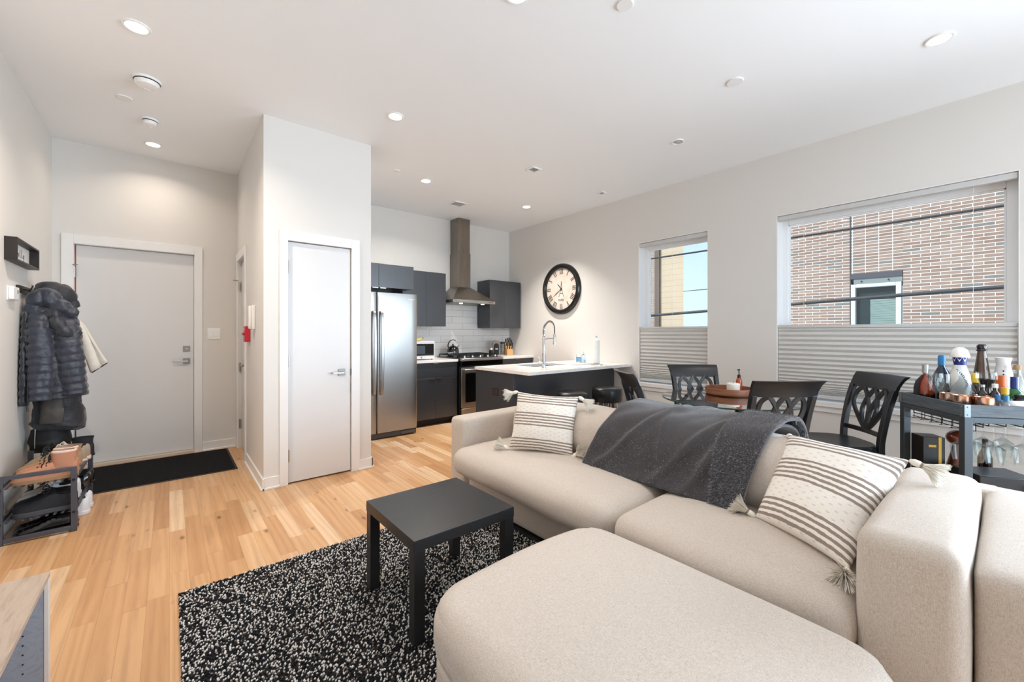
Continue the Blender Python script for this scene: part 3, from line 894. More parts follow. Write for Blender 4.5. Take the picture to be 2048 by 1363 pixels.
MB().box(0.24, 0.44, 0.018, 0.03, 0.022, 0.062).build('grille_cover', mat('grille_grey_light', '#5B5D60', 0.5), t, bevel=0.003)
for x in (-0.4, 0.4):
    MB().cyl((x, 0.12, 0), (x, 0.12, 0.03), 0.02, 10).build('foot', M_black, t); MB().cyl((x, 0.78, 0), (x, 0.78, 0.03), 0.02, 10).build('foot', M_black, t)

# range
t = thing('gas_range', 'stainless gas range with black oven door under the steel hood', 'range', (3.592, 5.02, 0))
hw = 0.378
MB().box(-hw, hw, 0.035, 0.665, 0.02, 0.885).build('body', M_black, t, sharp=0)
MB().box(-hw, hw, 0.0, 0.67, 0.885, 0.918).build('cooktop', mat('cooktop_dark_steel', '#55565A', 0.3, 0.9), t, bevel=0.004)
cp = MB().box(-hw, hw, -0.03, 0.04, 0.80, 0.88).build('control_panel', M_ovenglass, t, bevel=0.006)
MB().box(-hw, hw, -0.045, 0.02, 0.876, 0.912).build('front_trim', M_ss, t, bevel=0.006)
for k in range(5):
    x = -0.28 + k * 0.14
    kb = MB().lathe([(0.02, 0), (0.02, 0.012), (0.013, 0.02), (0.012, 0.034), (0, 0.034)], 16, (x, 0.045, 0.918)); kb.build('knob', M_ss, t)
dr = MB().box(-hw + 0.01, hw - 0.01, -0.012, 0.035, 0.20, 0.785).build('oven_door', M_ss, t, bevel=0.004)
MB().box(-hw + 0.075, hw - 0.075, -0.016, -0.011, 0.275, 0.70).build('oven_window', M_ovenglass, dr, bevel=0.002)
h = MB(); h.box(-hw + 0.03, hw - 0.03, -0.07, -0.045, 0.725, 0.76)
for x in (-hw + 0.05, hw - 0.05): h.box(x - 0.012, x + 0.012, -0.05, -0.01, 0.73, 0.755)
h.build('handle', M_ss, dr, bevel=0.006)
MB().box(-hw + 0.01, hw - 0.01, -0.012, 0.035, 0.055, 0.19).build('storage_drawer', M_ss, t, bevel=0.004)
for gx in (-0.25, 0.0, 0.25):
    g = MB(); z = 0.948
    for a in (-0.115, 0.115): g.box(gx + a - 0.006, gx + a + 0.006, 0.10, 0.62, z, z + 0.014)
    for y in (0.10, 0.23, 0.36, 0.49, 0.608): g.box(gx - 0.115, gx + 0.115, y, y + 0.012, z, z + 0.014)
    for a in (-0.115, 0.115):
        for y in (0.106, 0.614): g.box(gx + a - 0.006, gx + a + 0.006, y - 0.006, y + 0.006, 0.918, z)
    g.build('burner_grate', M_blackmetal, t, bevel=0.002)
    for y in (0.22, 0.50):
        if gx == 0.0 and y == 0.22: continue
        MB().lathe([(0.05, 0), (0.05, 0.008), (0.032, 0.014), (0.032, 0.024), (0, 0.026)], 20, (gx, y, 0.918)).build('burner', M_black, t)
for x in (-0.34, 0.34):
    MB().cyl((x, 0.1, 0), (x, 0.1, 0.03), 0.018, 8).build('foot', M_black, t); MB().cyl((x, 0.6, 0), (x, 0.6, 0.03), 0.018, 8).build('foot', M_black, t)

# hood
t = thing('range_hood', 'stainless chimney range hood above the gas range', 'range hood', (3.59, YK, 1.735))
cx = 3.565 - 3.59
b = MB(); b.box(cx - 0.115, cx + 0.115, -0.245, 0, 0.262, 0.80); b.box(cx - 0.108, cx + 0.108, -0.238, 0, 0.80, HC - 1.735)
b.build('chimney', M_ssdark, t, bevel=0.002)
lo = [(-0.39, -0.50), (0.39, -0.50), (0.39, 0), (-0.39, 0)]; hi = [(cx - 0.118, -0.248), (cx + 0.118, -0.248), (cx + 0.118, 0), (cx - 0.118, 0)]
b = MB(); b.loft([[Vector((x, y, 0.045)) for x, y in lo], [Vector((x, y, 0.262)) for x, y in hi]]); b.build('canopy', M_ssdark, t)
MB().box(-0.39, 0.39, -0.50, 0, 0.0, 0.045).build('lip', M_ss, t, bevel=0.002)
MB().box(-0.35, 0.35, -0.46, -0.04, -0.004, 0.0).build('grease_filter', M_steel, t)
M_hoodlamp = NT('lit_hood_lamp'); M_hoodlamp.set(color='#FFFFFF', emit=(1, 0.9, 0.75), emits=5.0); M_hoodlamp = M_hoodlamp.m
for x in (-0.2, 0.2): MB().lathe([(0.026, 0), (0.026, -0.008), (0, -0.008)], 16, (x, -0.42, -0.002)).build('lamp', M_hoodlamp, t)
for k in range(4): MB().cyl((0.27 + k * 0.022, -0.499, 0.024), (0.27 + k * 0.022, -0.506, 0.024), 0.006, 8).build('button', M_black, t)

# things on the kitchen counters
t = thing('microwave', 'white and steel microwave oven on the counter beside the refrigerator', 'microwave', (2.70, 5.22, 0.905))
MB().box(-0.21, 0.21, 0.0, 0.33, 0.012, 0.262).build('housing', mat('microwave_silver', '#DADBDC', 0.35, 0.2), t, bevel=0.006)
MB().box(-0.205, 0.195, -0.004, 0.001, 0.06, 0.225).build('door_glass', M_ovenglass, t, bevel=0.002)
MB().box(-0.165, 0.055, -0.0055, -0.0035, 0.085, 0.20).build('window_mesh', mat('mesh_grey', '#3A434C', 0.3), t)
MB().lathe([(0.010, 0), (0.010, 0.002), (0, 0.002)], 14, (0.0, -0.001, 0.036), Matrix.Rotation(pi / 2, 3, 'X')).build('badge', M_steel, t)
for x in (-0.18, 0.18):
    for y in (0.03, 0.3): MB().cyl((x, y, 0), (x, y, 0.013), 0.012, 8).build('foot', M_black, t)
M_banana = mat('banana_yellow', '#E2BE3A', 0.5, var=0.1, vscale=20)
t = thing('banana', 'yellow banana lying on top of the microwave', 'banana', (2.655, 5.30, 1.167))
pts = [(-0.09, 0, 0.035), (-0.06, 0.01, 0.020), (0, 0.02, 0.016), (0.06, 0.01, 0.022), (0.095, 0, 0.04)]
pp = catmull(pts, 6); MB().tube(pp, [0.006 + 0.011 * sin(pi * min(1, max(0, i / (len(pp) - 1)))) ** 0.5 for i in range(len(pp))], 8).build('fruit', M_banana, t)
MB().tube([(0.093, 0, 0.04), (0.118, -0.006, 0.05)], 0.005, 6).build('stem', mat('banana_stem', '#4F4A22', 0.7), t)

t = thing('kettle', 'glossy black whistling kettle on the left rear burner', 'kettle', (3.365, 5.47, 0.962))
M_gblack = NT('gloss_black_enamel'); M_gblack.set(color='#08080A', rough=0.07, coat=0.5); M_gblack = M_gblack.m
MB().lathe([(0.0, 0.0), (0.088, 0.0), (0.094, 0.012), (0.094, 0.026)], 28, cap=False).build('steel_base', M_chrome, t)
MB().lathe([(0.094, 0.026), (0.094, 0.05), (0.082, 0.085), (0.055, 0.112), (0.028, 0.122), (0.028, 0.128), (0.0, 0.130)], 28, cap=False).build('body', M_gblack, t)
hp = catmull([(-0.075, 0, 0.085), (-0.088, 0, 0.13), (-0.06, 0, 0.19), (0.0, 0, 0.215), (0.045, 0, 0.20)], 6)
MB().sweep(hp, 0.022, 0.012, (0, 1, 0)).build('handle', M_gblack, t, bevel=0.003)
MB().tube([(0.07, 0, 0.085), (0.105, 0, 0.115), (0.118, 0, 0.128)], [0.018, 0.014, 0.012], 10).build('spout', M_chrome, t)
MB().tube([(0.045, 0, 0.20), (0.085, 0, 0.16), (0.108, 0, 0.135)], 0.003, 6).build('trigger', M_chrome, t)
MB().sphere((0, 0, 0.140), 0.013).build('lid_knob', M_gblack, t)

t = thing('milk_frother', 'small black milk frother jug with silver lid right of the range', 'milk frother', (4.045, 5.40, 0.905))
MB().lathe([(0, 0), (0.034, 0), (0.034, 0.10), (0.032, 0.102)], 20, cap=False).build('jug', M_black, t); MB().lathe([(0.0345, 0.10), (0.0345, 0.13), (0.028, 0.138), (0, 0.14)], 20, cap=False).build('lid', M_chrome, t)
t = thing('coffee_machine', 'upright chrome and black capsule coffee machine on the right counter', 'coffee machine', (4.185, 5.44, 0.905), radians(-35))
prof = [(-0.062, 0)] + [(0.062 * -cos(a), 0.20 + 0.062 * sin(a)) for a in [pi * k / 14 for k in range(15)]] + [(0.062, 0)]
R = Matrix(((1, 0, 0, 0), (0, 0, -1, 0), (0, 1, 0, 0), (0, 0, 0, 1)))
MB().prism(prof, -0.10, 0.03, R).build('housing', mat('coffee_chrome', '#9A9590', 0.2, 0.9), t, bevel=0.006)
pr2 = [(x * 0.70, z * 0.74 + 0.012) for x, z in prof]
MB().prism(pr2, 0.028, 0.040, R).build('front_panel', M_black, t, bevel=0.003)
MB().box(-0.035, 0.035, -0.115, -0.03, 0.0, 0.022).build('drip_tray', M_chrome, t, bevel=0.003)
MB().box(-0.022, 0.022, -0.075, -0.03, 0.10, 0.125).build('coffee_spout', M_chrome, t, bevel=0.004)
MB().lathe([(0.035, 0.02), (0.038, 0.19), (0.036, 0.20), (0.034, 0.19), (0.031, 0.022)], 18, (0.108, 0.06, 0), cap=False).build('water_tank', pane_mat('clear_tank', '#E6EAEA', 0.1), t)
MB().lathe([(0.041, 0.195), (0.041, 0.222), (0.01, 0.228), (0, 0.228)], 18, (0.108, 0.06, 0)).build('tank_lid', M_black, t)

t = thing('knife_block', 'light wooden knife block full of black handled knives', 'knife block', (4.43, 5.42, 0.905), radians(-18))
M_block = mat('beech_wood', '#C99D68', 0.5, var=0.1, vscale=12)
R = Matrix(((0, 1, 0, 0), (1, 0, 0, 0), (0, 0, 1, 0), (0, 0, 0, 1)))
MB().loft([[Vector((x, y, z)) for y, z in ((-0.085, 0), (0.075, 0), (0.095, 0.17), (0.03, 0.205), (-0.06, 0.10), (-0.085, 0.095))] for x in (-0.055, 0.055)]).build('block', M_block, t, bevel=0.003)
for i, (yy, zz, n) in enumerate(((0.05, 0.19, 4), (-0.005, 0.155, 4), (-0.05, 0.115, 3))):
    for k in range(n):
        x = -0.042 + 0.084 * k / (n - 1)
        a = Vector((x, yy, zz)); d = Vector((0, -0.38, 0.92)).normalized()
        MB().sweep([a - d * 0.02, a + d * 0.04, a + d * (0.095 + 0.012 * ((k * 7 + i) % 3))], 0.014, [0.018, 0.02, 0.024], (1, 0, 0)).build('knife_handle', M_black, t, bevel=0.003)

# ------------------------------------------------------------------ island
IX0, IZ = 2.865, 0.875
t = thing('kitchen_island', 'graphite kitchen island base under the long white countertop', 'island', (IX0 + 0.03, 3.43, 0))
LX = XR - IX0 - 0.035
MB().box(0.0, LX, 0.018, 0.70, 0.09, IZ - 0.034).build('body', M_cab, t, sharp=0)
MB().box(0.0, LX, 0.05, 0.66, 0.0, 0.09).build('toe_kick', M_toe, t, sharp=0)
MB().box(0.0, LX, 0.0, 0.018, 0.004, IZ - 0.035).build('front_panel', M_cab, t, bevel=0.0015)
MB().box(-0.018, 0.0, 0.0, 0.72, 0.004, IZ - 0.035).build('end_panel', M_cab, t, bevel=0.0015)
o = MB().box(-0.023, -0.018, 0.27, 0.385, 0.565, 0.655).build('outlet_plate', mat('dark_outlet', '#2B2224', 0.4), t, bevel=0.002)
for y in (0.305, 0.35): MB().box(-0.025, -0.022, y - 0.014, y + 0.014, 0.585, 0.635).build('socket', mat('outlet_brown', '#43383A', 0.4), o, bevel=0.001)
b = MB(); hx0, hx1, hy0, hy1 = 3.38, 3.98, 3.64, 4.02; y0, y1 = 3.165, 4.155
b.box(IX0, hx0, y0, y1, IZ - 0.033, IZ); b.box(hx1, XR - 0.004, y0, y1, IZ - 0.033, IZ); b.box(hx0, hx1, y0, hy0, IZ - 0.033, IZ); b.box(hx0, hx1, hy1, y1, IZ - 0.033, IZ)
tag(b.build('countertop', M_quartz, sharp=0), 'long white quartz island countertop with faucet and sink', 'countertop', 'white quartz countertops')
b = MB()
for q in ((hx0 - 0.008, hx0, hy0, hy1, 0.67, IZ - 0.035), (hx1, hx1 + 0.008, hy0, hy1, 0.67, IZ - 0.035), (hx0, hx1, hy0 - 0.008, hy0, 0.67, IZ - 0.035), (hx0, hx1, hy1, hy1 + 0.008, 0.67, IZ - 0.035), (hx0, hx1, hy0, hy1, 0.662, 0.67)): b.box(*q)
tag(b.build('kitchen_sink', M_ss), 'steel undermount sink set in the island countertop', 'sink')
t = thing('faucet', 'tall chrome spring neck faucet standing on the island countertop', 'faucet', (3.40, 3.50, IZ), rz=radians(-38))
MB().lathe([(0.026, 0), (0.026, 0.008), (0.021, 0.012), (0.021, 0.16), (0.015, 0.165), (0.015, 0.36), (0.012, 0.365)], 18).build('column', M_chrome, t)
sp = []
path = catmull([(0, 0, 0.36), (0, 0, 0.44), (0.015, 0, 0.50), (0.065, 0, 0.545), (0.112, 0, 0.52), (0.128, 0, 0.46), (0.128, 0, 0.40)], 10)
MB().tube(path, 0.006, 8).build('hose', M_black, t)
coil = []; nturn = 26; m = len(path) - 1; upto = 0.66
for k in range(nturn * 10 + 1):
    f_ = k / (nturn * 10) * upto * m; i = min(int(f_), m - 1); u_ = f_ - i
    p = path[i].lerp(path[i + 1], u_); tg = (path[i + 1] - path[i]).normalized(); n1 = Vector((0, 1, 0)); n2 = tg.cross(n1)
    a = 2 * pi * k / 10; coil.append(p + (n1 * cos(a) + n2 * sin(a)) * 0.0125)
MB().tube(coil, 0.0032, 5).build('spring', M_chrome, t)
MB().lathe([(0.012, 0.13), (0.016, 0.12), (0.018, 0.05), (0.020, 0.02), (0.020, 0.0), (0, 0.0)][::-1], 16, (0.128, 0, 0.27)).build('spray_head', M_chrome, t)
MB().tube([(0.01, 0, 0.335), (0.07, 0, 0.345), (0.128, 0, 0.345)], 0.005, 8).build('docking_arm', M_chrome, t)
MB().tube([(-0.015, -0.0, 0.06), (-0.055, -0.0, 0.075), (-0.062, 0, 0.13)], [0.011, 0.009, 0.005], 10).build('lever', M_chrome, t)
t = thing('soap_dispenser', 'clear hand soap pump bottle on the island countertop', 'soap bottle', (4.10, 3.57, IZ + 0.017))
M_clear = glass_mat('clear_plastic', (0.93, 0.97, 1.0), 0.02, 1.4)
MB().lathe([(0, 0), (0.033, 0), (0.035, 0.01), (0.035, 0.085), (0.028, 0.11), (0.014, 0.12), (0.014, 0.13), (0, 0.13)], 18, cap=False).build('bottle', M_clear, t)
MB().lathe([(0.0352, 0.02), (0.0352, 0.075)], 18, cap=False).build('blue_label', mat('pale_blue_label', '#7FA9C8', 0.5, var=0.25, vscale=40), t)
b = MB().cyl((0, 0, 0.13), (0, 0, 0.165), 0.006, 8); b.box(-0.012, 0.030, -0.007, 0.007, 0.163, 0.173); b.build('pump', M_whiteplastic, t)
t = thing('dish_soap_bottle', 'pale blue dish soap bottle behind the clear pump bottle', 'soap bottle', (4.19, 3.57, IZ + 0.017))
MB().lathe([(0, 0), (0.028, 0), (0.030, 0.008), (0.030, 0.07), (0.016, 0.105), (0.010, 0.11), (0.010, 0.125), (0, 0.125)], 16, cap=False).build('bottle', glass_mat('blue_gel', (0.55, 0.75, 0.95), 0.05, 1.35), t)
MB().lathe([(0.012, 0.118), (0.012, 0.14), (0.006, 0.15), (0, 0.15)], 12).build('cap', M_whiteplastic, t)
t = MB().soft((4.12, 3.55, IZ + 0.009), (0.32, 0.13, 0.016), 0.007, n=6).build('soap_tray', M_whiteplastic); tag(t, 'low white tray under the soap bottles', 'tray')
t = thing('paper_towel_holder', 'paper towel roll on a round chrome stand, island countertop', 'paper towel holder', (4.20, 3.36, IZ))
MB().lathe([(0, 0), (0.085, 0), (0.085, 0.006), (0.07, 0.016), (0.0, 0.017)], 32, cap=False).build('base', M_chrome, t)
MB().cyl((0, 0, 0.015), (0, 0, 0.35), 0.006, 10).build('rod', M_chrome, t); MB().sphere((0, 0, 0.358), 0.014).build('finial', M_chrome, t)
MB().lathe([(0.018, 0.02), (0.040, 0.02), (0.042, 0.03), (0.042, 0.30), (0.040, 0.315), (0.018, 0.315)], 28).build('paper_roll', mat('paper_towel', '#F3F2EF', 0.9, bump=0.2, bscale=60), t)
# wall clock
t = thing('wall_clock', 'large round black framed clock with roman numerals on the window wall', 'clock', (XR, 4.41, 1.962))
Rk = Matrix(((0, 0, -1), (-1, 0, 0), (0, 1, 0)))       # local x -> -Y (right as seen), y -> Z, z -> -X
M_frameb = NT('black_clock_frame'); M_frameb.set(color='#141414', rough=0.22); M_frameb = M_frameb.m
MB().lathe([(0.318, 0.012), (0.318, 0.028), (0.328, 0.046), (0.350, 0.056), (0.375, 0.050), (0.390, 0.030), (0.392, 0.0)], 64, M=Rk, cap=False).build('frame', M_frameb, t)
def clock_face():
    m = NT('aged_paper_face'); c = m.coord(); n = m.noise(c, 7, 5, 0.6); n2 = m.noise(c, 40, 2)
    m.set(color=m.mix(m.math('MULTIPLY', n2, 0.35), m.ramp(n, [(0.25, '#CFC0AE'), (0.5, '#DDD3C8'), (0.75, '#E4DCD3')]), lin('#BBA898')), rough=0.6)
    return m.m
MB().lathe([(0, 0.012), (0.322, 0.012)], 64, M=Rk, cap=False).build('face', clock_face(), t)
M_ink = mat('clock_ink', '#3A3330', 0.7)
nums = ['XII', 'I', 'II', 'III', 'IIII', 'V', 'VI', 'VII', 'VIII', 'IX', 'X', 'XI']
for k, s in enumerate(nums):
    b = MB(); a = -k * 2 * pi / 12
    R2 = Matrix.Rotation(a, 4, 'Z'); wds = {'I': 0.022, 'V': 0.036, 'X': 0.038}
    tw = sum(wds[c] for c in s); x = -tw / 2
    for c in s:
        w_ = wds[c]; cx = x + w_ / 2
        st = {'I': [((cx, -0.036), (cx, 0.036), 0.012)], 'V': [((cx - 0.012, 0.036), (cx, -0.036), 0.010), ((cx + 0.012, 0.036), (cx, -0.036), 0.005)],
              'X': [((cx - 0.013, 0.036), (cx + 0.013, -0.036), 0.010), ((cx + 0.013, 0.036), (cx - 0.013, -0.036), 0.005)]}[c]
        for p, q, th in st:
            p, q = Vector((*p, 0)), Vector((*q, 0)); dv = (q - p).normalized(); nv = Vector((-dv.y, dv.x, 0)) * th / 2
            b.add([Rk @ (R2 @ (Vector((0, 0.268, 0.0135)) + w)) for w in (p - nv, p + nv, q + nv, q - nv)], [(0, 1, 2, 3)])
        for yy in (-0.036, 0.036):
            b.add([Rk @ (R2 @ Vector((cx + dx, 0.268 + yy + dy, 0.0135))) for dx, dy in ((-0.012, -0.002), (0.012, -0.002), (0.012, 0.002), (-0.012, 0.002))], [(0, 1, 2, 3)])
        x += w_
    b.build('numeral', M_ink, t, sharp=0)
# plain tower sketch and script under the centre
b = MB()
def stroke(p, q, th, z=0.0132):
    p, q = Vector((*p, z)), Vector((*q, z)); dv = (q - p).normalized(); nv = Vector((-dv.y, dv.x, 0)) * th / 2
    b.add([Rk @ w for w in (p - nv, p + nv, q + nv, q - nv)], [(0, 1, 2, 3)])
for s in (-1, 1):
    pr = [(0.0, 0.12), (0.010, 0.0), (0.026, -0.06), (0.052, -0.125)]
    for p, q in zip(pr, pr[1:]): stroke((s * p[0], p[1]), (s * q[0], q[1]), 0.010)
stroke((-0.018, -0.022), (0.018, -0.022), 0.008); stroke((-0.03, -0.07), (0.03, -0.07), 0.010)
b.build('tower_sketch', mat('clock_sketch_ink', '#6B6058', 0.8), t, sharp=0)
MR = Rk.to_4x4()
text_part('lettering', 'PARIS', 0.05, M_ink, t, Rk @ Vector((0.0, -0.175, 0.0134)), MR.to_euler(), 0.0002)
for ang, ln, wd in ((radians(-318), 0.13, 0.013), (radians(-236), 0.22, 0.010)):
    R2 = Matrix.Rotation(ang, 4, 'Z'); b = MB()
    b.add([Rk @ (R2 @ Vector(w)) for w in ((-wd / 3, -0.03, 0.018), (wd / 3, -0.03, 0.018), (wd / 2, ln * 0.6, 0.018), (0, ln, 0.018), (-wd / 2, ln * 0.6, 0.018))], [(0, 1, 2, 3, 4)])
    b.build('hand', M_black, t, sharp=0)
MB().lathe([(0.012, 0.013), (0.012, 0.021), (0, 0.022)], 16, M=Rk, cap=False).build('hub', M_black, t)
# ------------------------------------------------------------------ sofa group
def linen(name, c1, c2, c3):
    t = NT(name); c = t.coord()
    wx = t.new('TexWave', wave_type='BANDS', bands_direction='X'); wx.inputs['Scale'].default_value = 105; wx.inputs['Distortion'].default_value = 1.5; wx.inputs['Detail'].default_value = 1
    nz = t.noise(t.coord(scale=(520, 520, 90)), 1.0, 2); ny = t.noise(t.coord(scale=(90, 520, 520)), 1.0, 2); nx = t.noise(t.coord(scale=(520, 90, 520)), 1.0, 2)
    w = t.math('ADD', t.math('MULTIPLY', nz, 0.4), t.math('ADD', t.math('MULTIPLY', ny, 0.3), t.math('MULTIPLY', nx, 0.3)))
    col = t.ramp(w, [(0.33, c1), (0.5, c2), (0.67, c3)])
    t.set(color=col, rough=0.92, sheen=0.15, sheenr=0.5, spec=0.2)
    t.bump(w, 0.35, 0.002)
    return t.m
M_linen = linen('beige_linen', '#AA9E92', '#C6BAAE', '#D6CDC3')
M_linenseam = mat('linen_seam', '#8D8072', 0.9)

s = thing('sofa', 'large beige linen sofa with low arms beside the dining table', 'sofa', (0, 0, 0))
SX0, SX1, SY0, SY1, AZ = 1.70, 2.72, -0.14, 2.80, 0.638
b = MB(); b.soft(((SX0 + 0.03 + SX1) / 2, (SY0 + SY1) / 2, 0.165), (SX1 - SX0 - 0.05, SY1 - SY0 - 0.06, 0.27), 0.025, n=8); b.build('base', M_linen, s, sharp=180)
MB().soft(((SX0 + SX1) / 2, 2.70, AZ / 2 + 0.015), (SX1 - SX0, 0.20, AZ - 0.03), 0.035, (0.01, 0.012, 0.008), 14, wob=0.006, seed=1).build('armrest', M_linen, s, sharp=180)
MB().soft(((SX0 + SX1) / 2, -0.04, AZ / 2 + 0.015), (SX1 - SX0, 0.20, AZ - 0.03), 0.03, (0.008, 0.008, 0.008), 14, wob=0.004, seed=2).build('armrest', M_linen, s, sharp=180)
MB().soft((SX1 - 0.07, 1.33, 0.34), (0.14, 2.66, 0.60), 0.03, n=14).build('back_frame', M_linen, s, sharp=180)
MB().soft((1.945, 1.892, 0.36), (0.75, 1.41, 0.19), 0.08, (0.02, 0.008, 0.030), 18, wob=0.012, seed=3, wscale=2.4).build('seat_cushion', M_linen, s, sharp=180)
MB().soft((1.945, 0.742, 0.36), (0.75, 0.885, 0.19), 0.08, (0.02, 0.008, 0.030), 18, wob=0.012, seed=9, wscale=2.4).build('seat_cushion', M_linen, s, sharp=180)
def back_cushion(y0, y1, zt, seed):
    R = Matrix.Rotation(radians(9), 3, 'Y')
    MB().soft((2.355, (y0 + y1) / 2, 0.40 + (zt - 0.40) / 2), (0.50, y1 - y0, zt - 0.38), 0.13, (0.03, 0.006, 0.012), 20, R, wob=0.016, seed=seed, wscale=2.2).build('back_cushion', M_linen, s, sharp=180)
back_cushion(1.30, 2.585, 0.738, 4)
back_cushion(0.315, 1.295, 0.745, 6)
# side cushion standing against the near arm
prof = MB().soft((2.075, 0.183, 0.365), (0.93, 0.228, 0.665), 0.042, (0.006, 0.008, 0.012), 24, wob=0.010, seed=12, wscale=2.5)
prof.build('side_cushion', M_linen, s, sharp=180)
for x in (1.82, 2.62):
    for y in (-0.06, 2.72): MB().box(x - 0.03, x + 0.03, y - 0.03, y + 0.03, 0.0, 0.04).build('foot', M_black, s)
# seam lines on the near arm and the side cushion
b = MB(); b.tube([(1.706, 0.035, 0.607), (1.7045, -0.04, 0.6085), (1.706, -0.115, 0.607)], 0.0016, 6); b.build('piping', M_linenseam, s)

o = thing('ottoman', 'big square beige linen ottoman pushed against the sofa seat', 'ottoman', (1.045, 0.69, 0))
OX, OY = 0.89, 1.12
MB().soft((0, 0, 0.152), (OX - 0.05, OY - 0.05, 0.245), 0.03, n=16, rp=0.13).build('base', M_linen, o, sharp=180)
MB().soft((0, 0, 0.355), (OX, OY, 0.185), 0.075, (0.0, 0.0, 0.024), 28, wob=0.010, seed=21, wscale=2.0, rp=0.16).build('cushion', M_linen, o, sharp=180)
for x in (-0.33, 0.33):
    for y in (-0.45, 0.45): MB().box(x - 0.03, x + 0.03, y - 0.03, y + 0.03, 0.018, 0.036).build('foot', M_black, o)

# ------------------------------------------------------------------ grey plush blanket over the sofa back
def plush(name, c1, c2, tip):
    t = NT(name); c = t.coord(); n = t.noise(c, 9, 3); n2 = t.noise(c, 420, 2)
    col = t.mix(n, lin(c1), lin(c2)); col = t.mix(t.math('MULTIPLY', n2, 0.45), col, lin(tip))
    t.set(color=col, rough=0.95, sheen=0.55, sheenr=0.35, spec=0.1); t.bump(n2, 0.6, 0.004)
    return t.m
M_plush = plush('charcoal_plush', '#3D3A3C', '#4A4749', '#5C595B')
M_fur = NT('plush_fur_tips'); _g = M_fur.new('NewGeometry'); M_fur.set(color=M_fur.ramp(_g.outputs['Random Per Island'], [(0.0, '#39373A'), (0.5, '#4C4A4D'), (0.75, '#7E7E84'), (1.0, '#B9BAC0')]), rough=0.8, sheen=0.4); M_fur = M_fur.m
bl = thing('throw_blanket', 'charcoal plush throw blanket draped over the sofa back', 'blanket', (0, 0, 0))
# cross-section over the cushion: (x, z) from the seat, up the front, over the top and down behind
sec = catmull([(2.005, 0, 0.462), (2.03, 0, 0.52), (2.06, 0, 0.60), (2.10, 0, 0.68), (2.19, 0, 0.755), (2.33, 0, 0.79), (2.47, 0, 0.795), (2.60, 0, 0.77), (2.70, 0, 0.715), (2.745, 0, 0.62), (2.75, 0, 0.50)], 7)
def drape(yl_b, yl_t, yr_b, yr_t, off, amp, seed, ny=70, i0=0):
    g = []
    S = sec[i0:]
    m = len(S)
    for i, p in enumerate(S):
        t_ = smoothstep(i / (m * 0.45)); yl = yl_b + (yl_t - yl_b) * t_; yr = yr_b + (yr_t - yr_b) * t_
        tg = (S[min(i + 1, m - 1)] - S[max(i - 1, 0)]).normalized(); nr = Vector((-tg.z, 0, tg.x))
        row = []
        for j in range(ny + 1):
            u = j / ny; y = yl + (yr - yl) * u
            e = min(1, u * 8, (1 - u) * 8)
            w = mnoise.noise(Vector((y * 2.6 + seed, i * 0.06, seed))) * amp + mnoise.noise(Vector((y * 7 + i * 0.1 + seed, i * 0.12, 3 + seed))) * amp * 0.55
            fold = 0.0
            if ny > 60:
                for cu, sl, hgt in ((0.30, 0.010, 0.020), (0.52, -0.006, 0.014), (0.72, 0.009, 0.018), (0.88, 0.006, 0.024)): fold += hgt * max(0, 1 - abs(u - cu - sl * (i - m * 0.3)) * 16) ** 1.5 * (0.4 + 0.6 * smoothstep(1 - abs(i - m * 0.3) / (m * 0.45)))
            row.append(p + nr * (off + max(0.0, w + amp * 0.5) + fold + (0.0 if 0 < j < ny else -0.0)) + Vector((0, y, 0)))
        g.append(row)
    return g
def sheet(g, th, name, material, parent):
    b = MB(); ny = len(g[0]); m = len(g)
    b.add([p for r in g for p in r], [(i * ny + j, i * ny + j + 1, (i + 1) * ny + j + 1, (i + 1) * ny + j) for i in range(m - 1) for j in range(ny - 1)])
    o = b.build(name, material, parent, sharp=180, recalc=False)
    md = o.modifiers.new('thickness', 'SOLIDIFY'); md.thickness = th; md.offset = 0
    return o
G1 = drape(1.69, 1.60, 0.84, 0.82, 0.018, 0.022, 0.3)
sheet(G1, 0.016, 'upper_layer', M_plush, bl)
G2 = drape(1.05, 1.05, 0.765, 0.745, 0.006, 0.006, 5.1, 30, 5)
sheet(G2, 0.012, 'folded_under_layer', M_plush, bl)
G3 = drape(0.905, 0.93, 0.765, 0.72, 0.040, 0.016, 8.4, 26, 1)
sheet(G3, 0.024, 'rolled_edge', M_plush, bl)
# fur fibres, denser along the folded edge
rnd = random.Random(3); fb = MB()
def fibres(g, n, l0, l1, w=0.0011):
    m, ny = len(g), len(g[0])
    for _ in range(n):
        i = rnd.random() * (m - 1.001); j = rnd.random() * (ny - 1.001)
        a, c = int(i), int(j)
        p = g[a][c].lerp(g[a][c + 1], j - c).lerp(g[a + 1][c].lerp(g[a + 1][c + 1], j - c), i - a)
        du = (g[a][c + 1] - g[a][c]); dv = (g[a + 1][c] - g[a][c]); nr = dv.cross(du)
        if nr.length < 1e-9: continue
        nr.normalize()
        if nr.dot(Vector((-0.5, 0, 0.8))) < 0 and p.x < 2.6: nr = -nr
        d = (nr + Vector((rnd.uniform(-.8, .8), rnd.uniform(-.8, .8), rnd.uniform(-1.0, .5)))).normalized()
        L = rnd.uniform(l0, l1); s_ = d.orthogonal().normalized() * w
        q = p + nr * 0.006
        fb.add([q - s_, q + s_, q + d * L + Vector((0, 0, -L * 0.25))], [(0, 1, 2)])
fibres(G1, 22000, 0.006, 0.012)
fibres(G3, 26000, 0.012, 0.030, 0.0014)
f = fb.build('fur', M_fur, bl, sharp=0, recalc=False); f['kind'] = 'stuff'

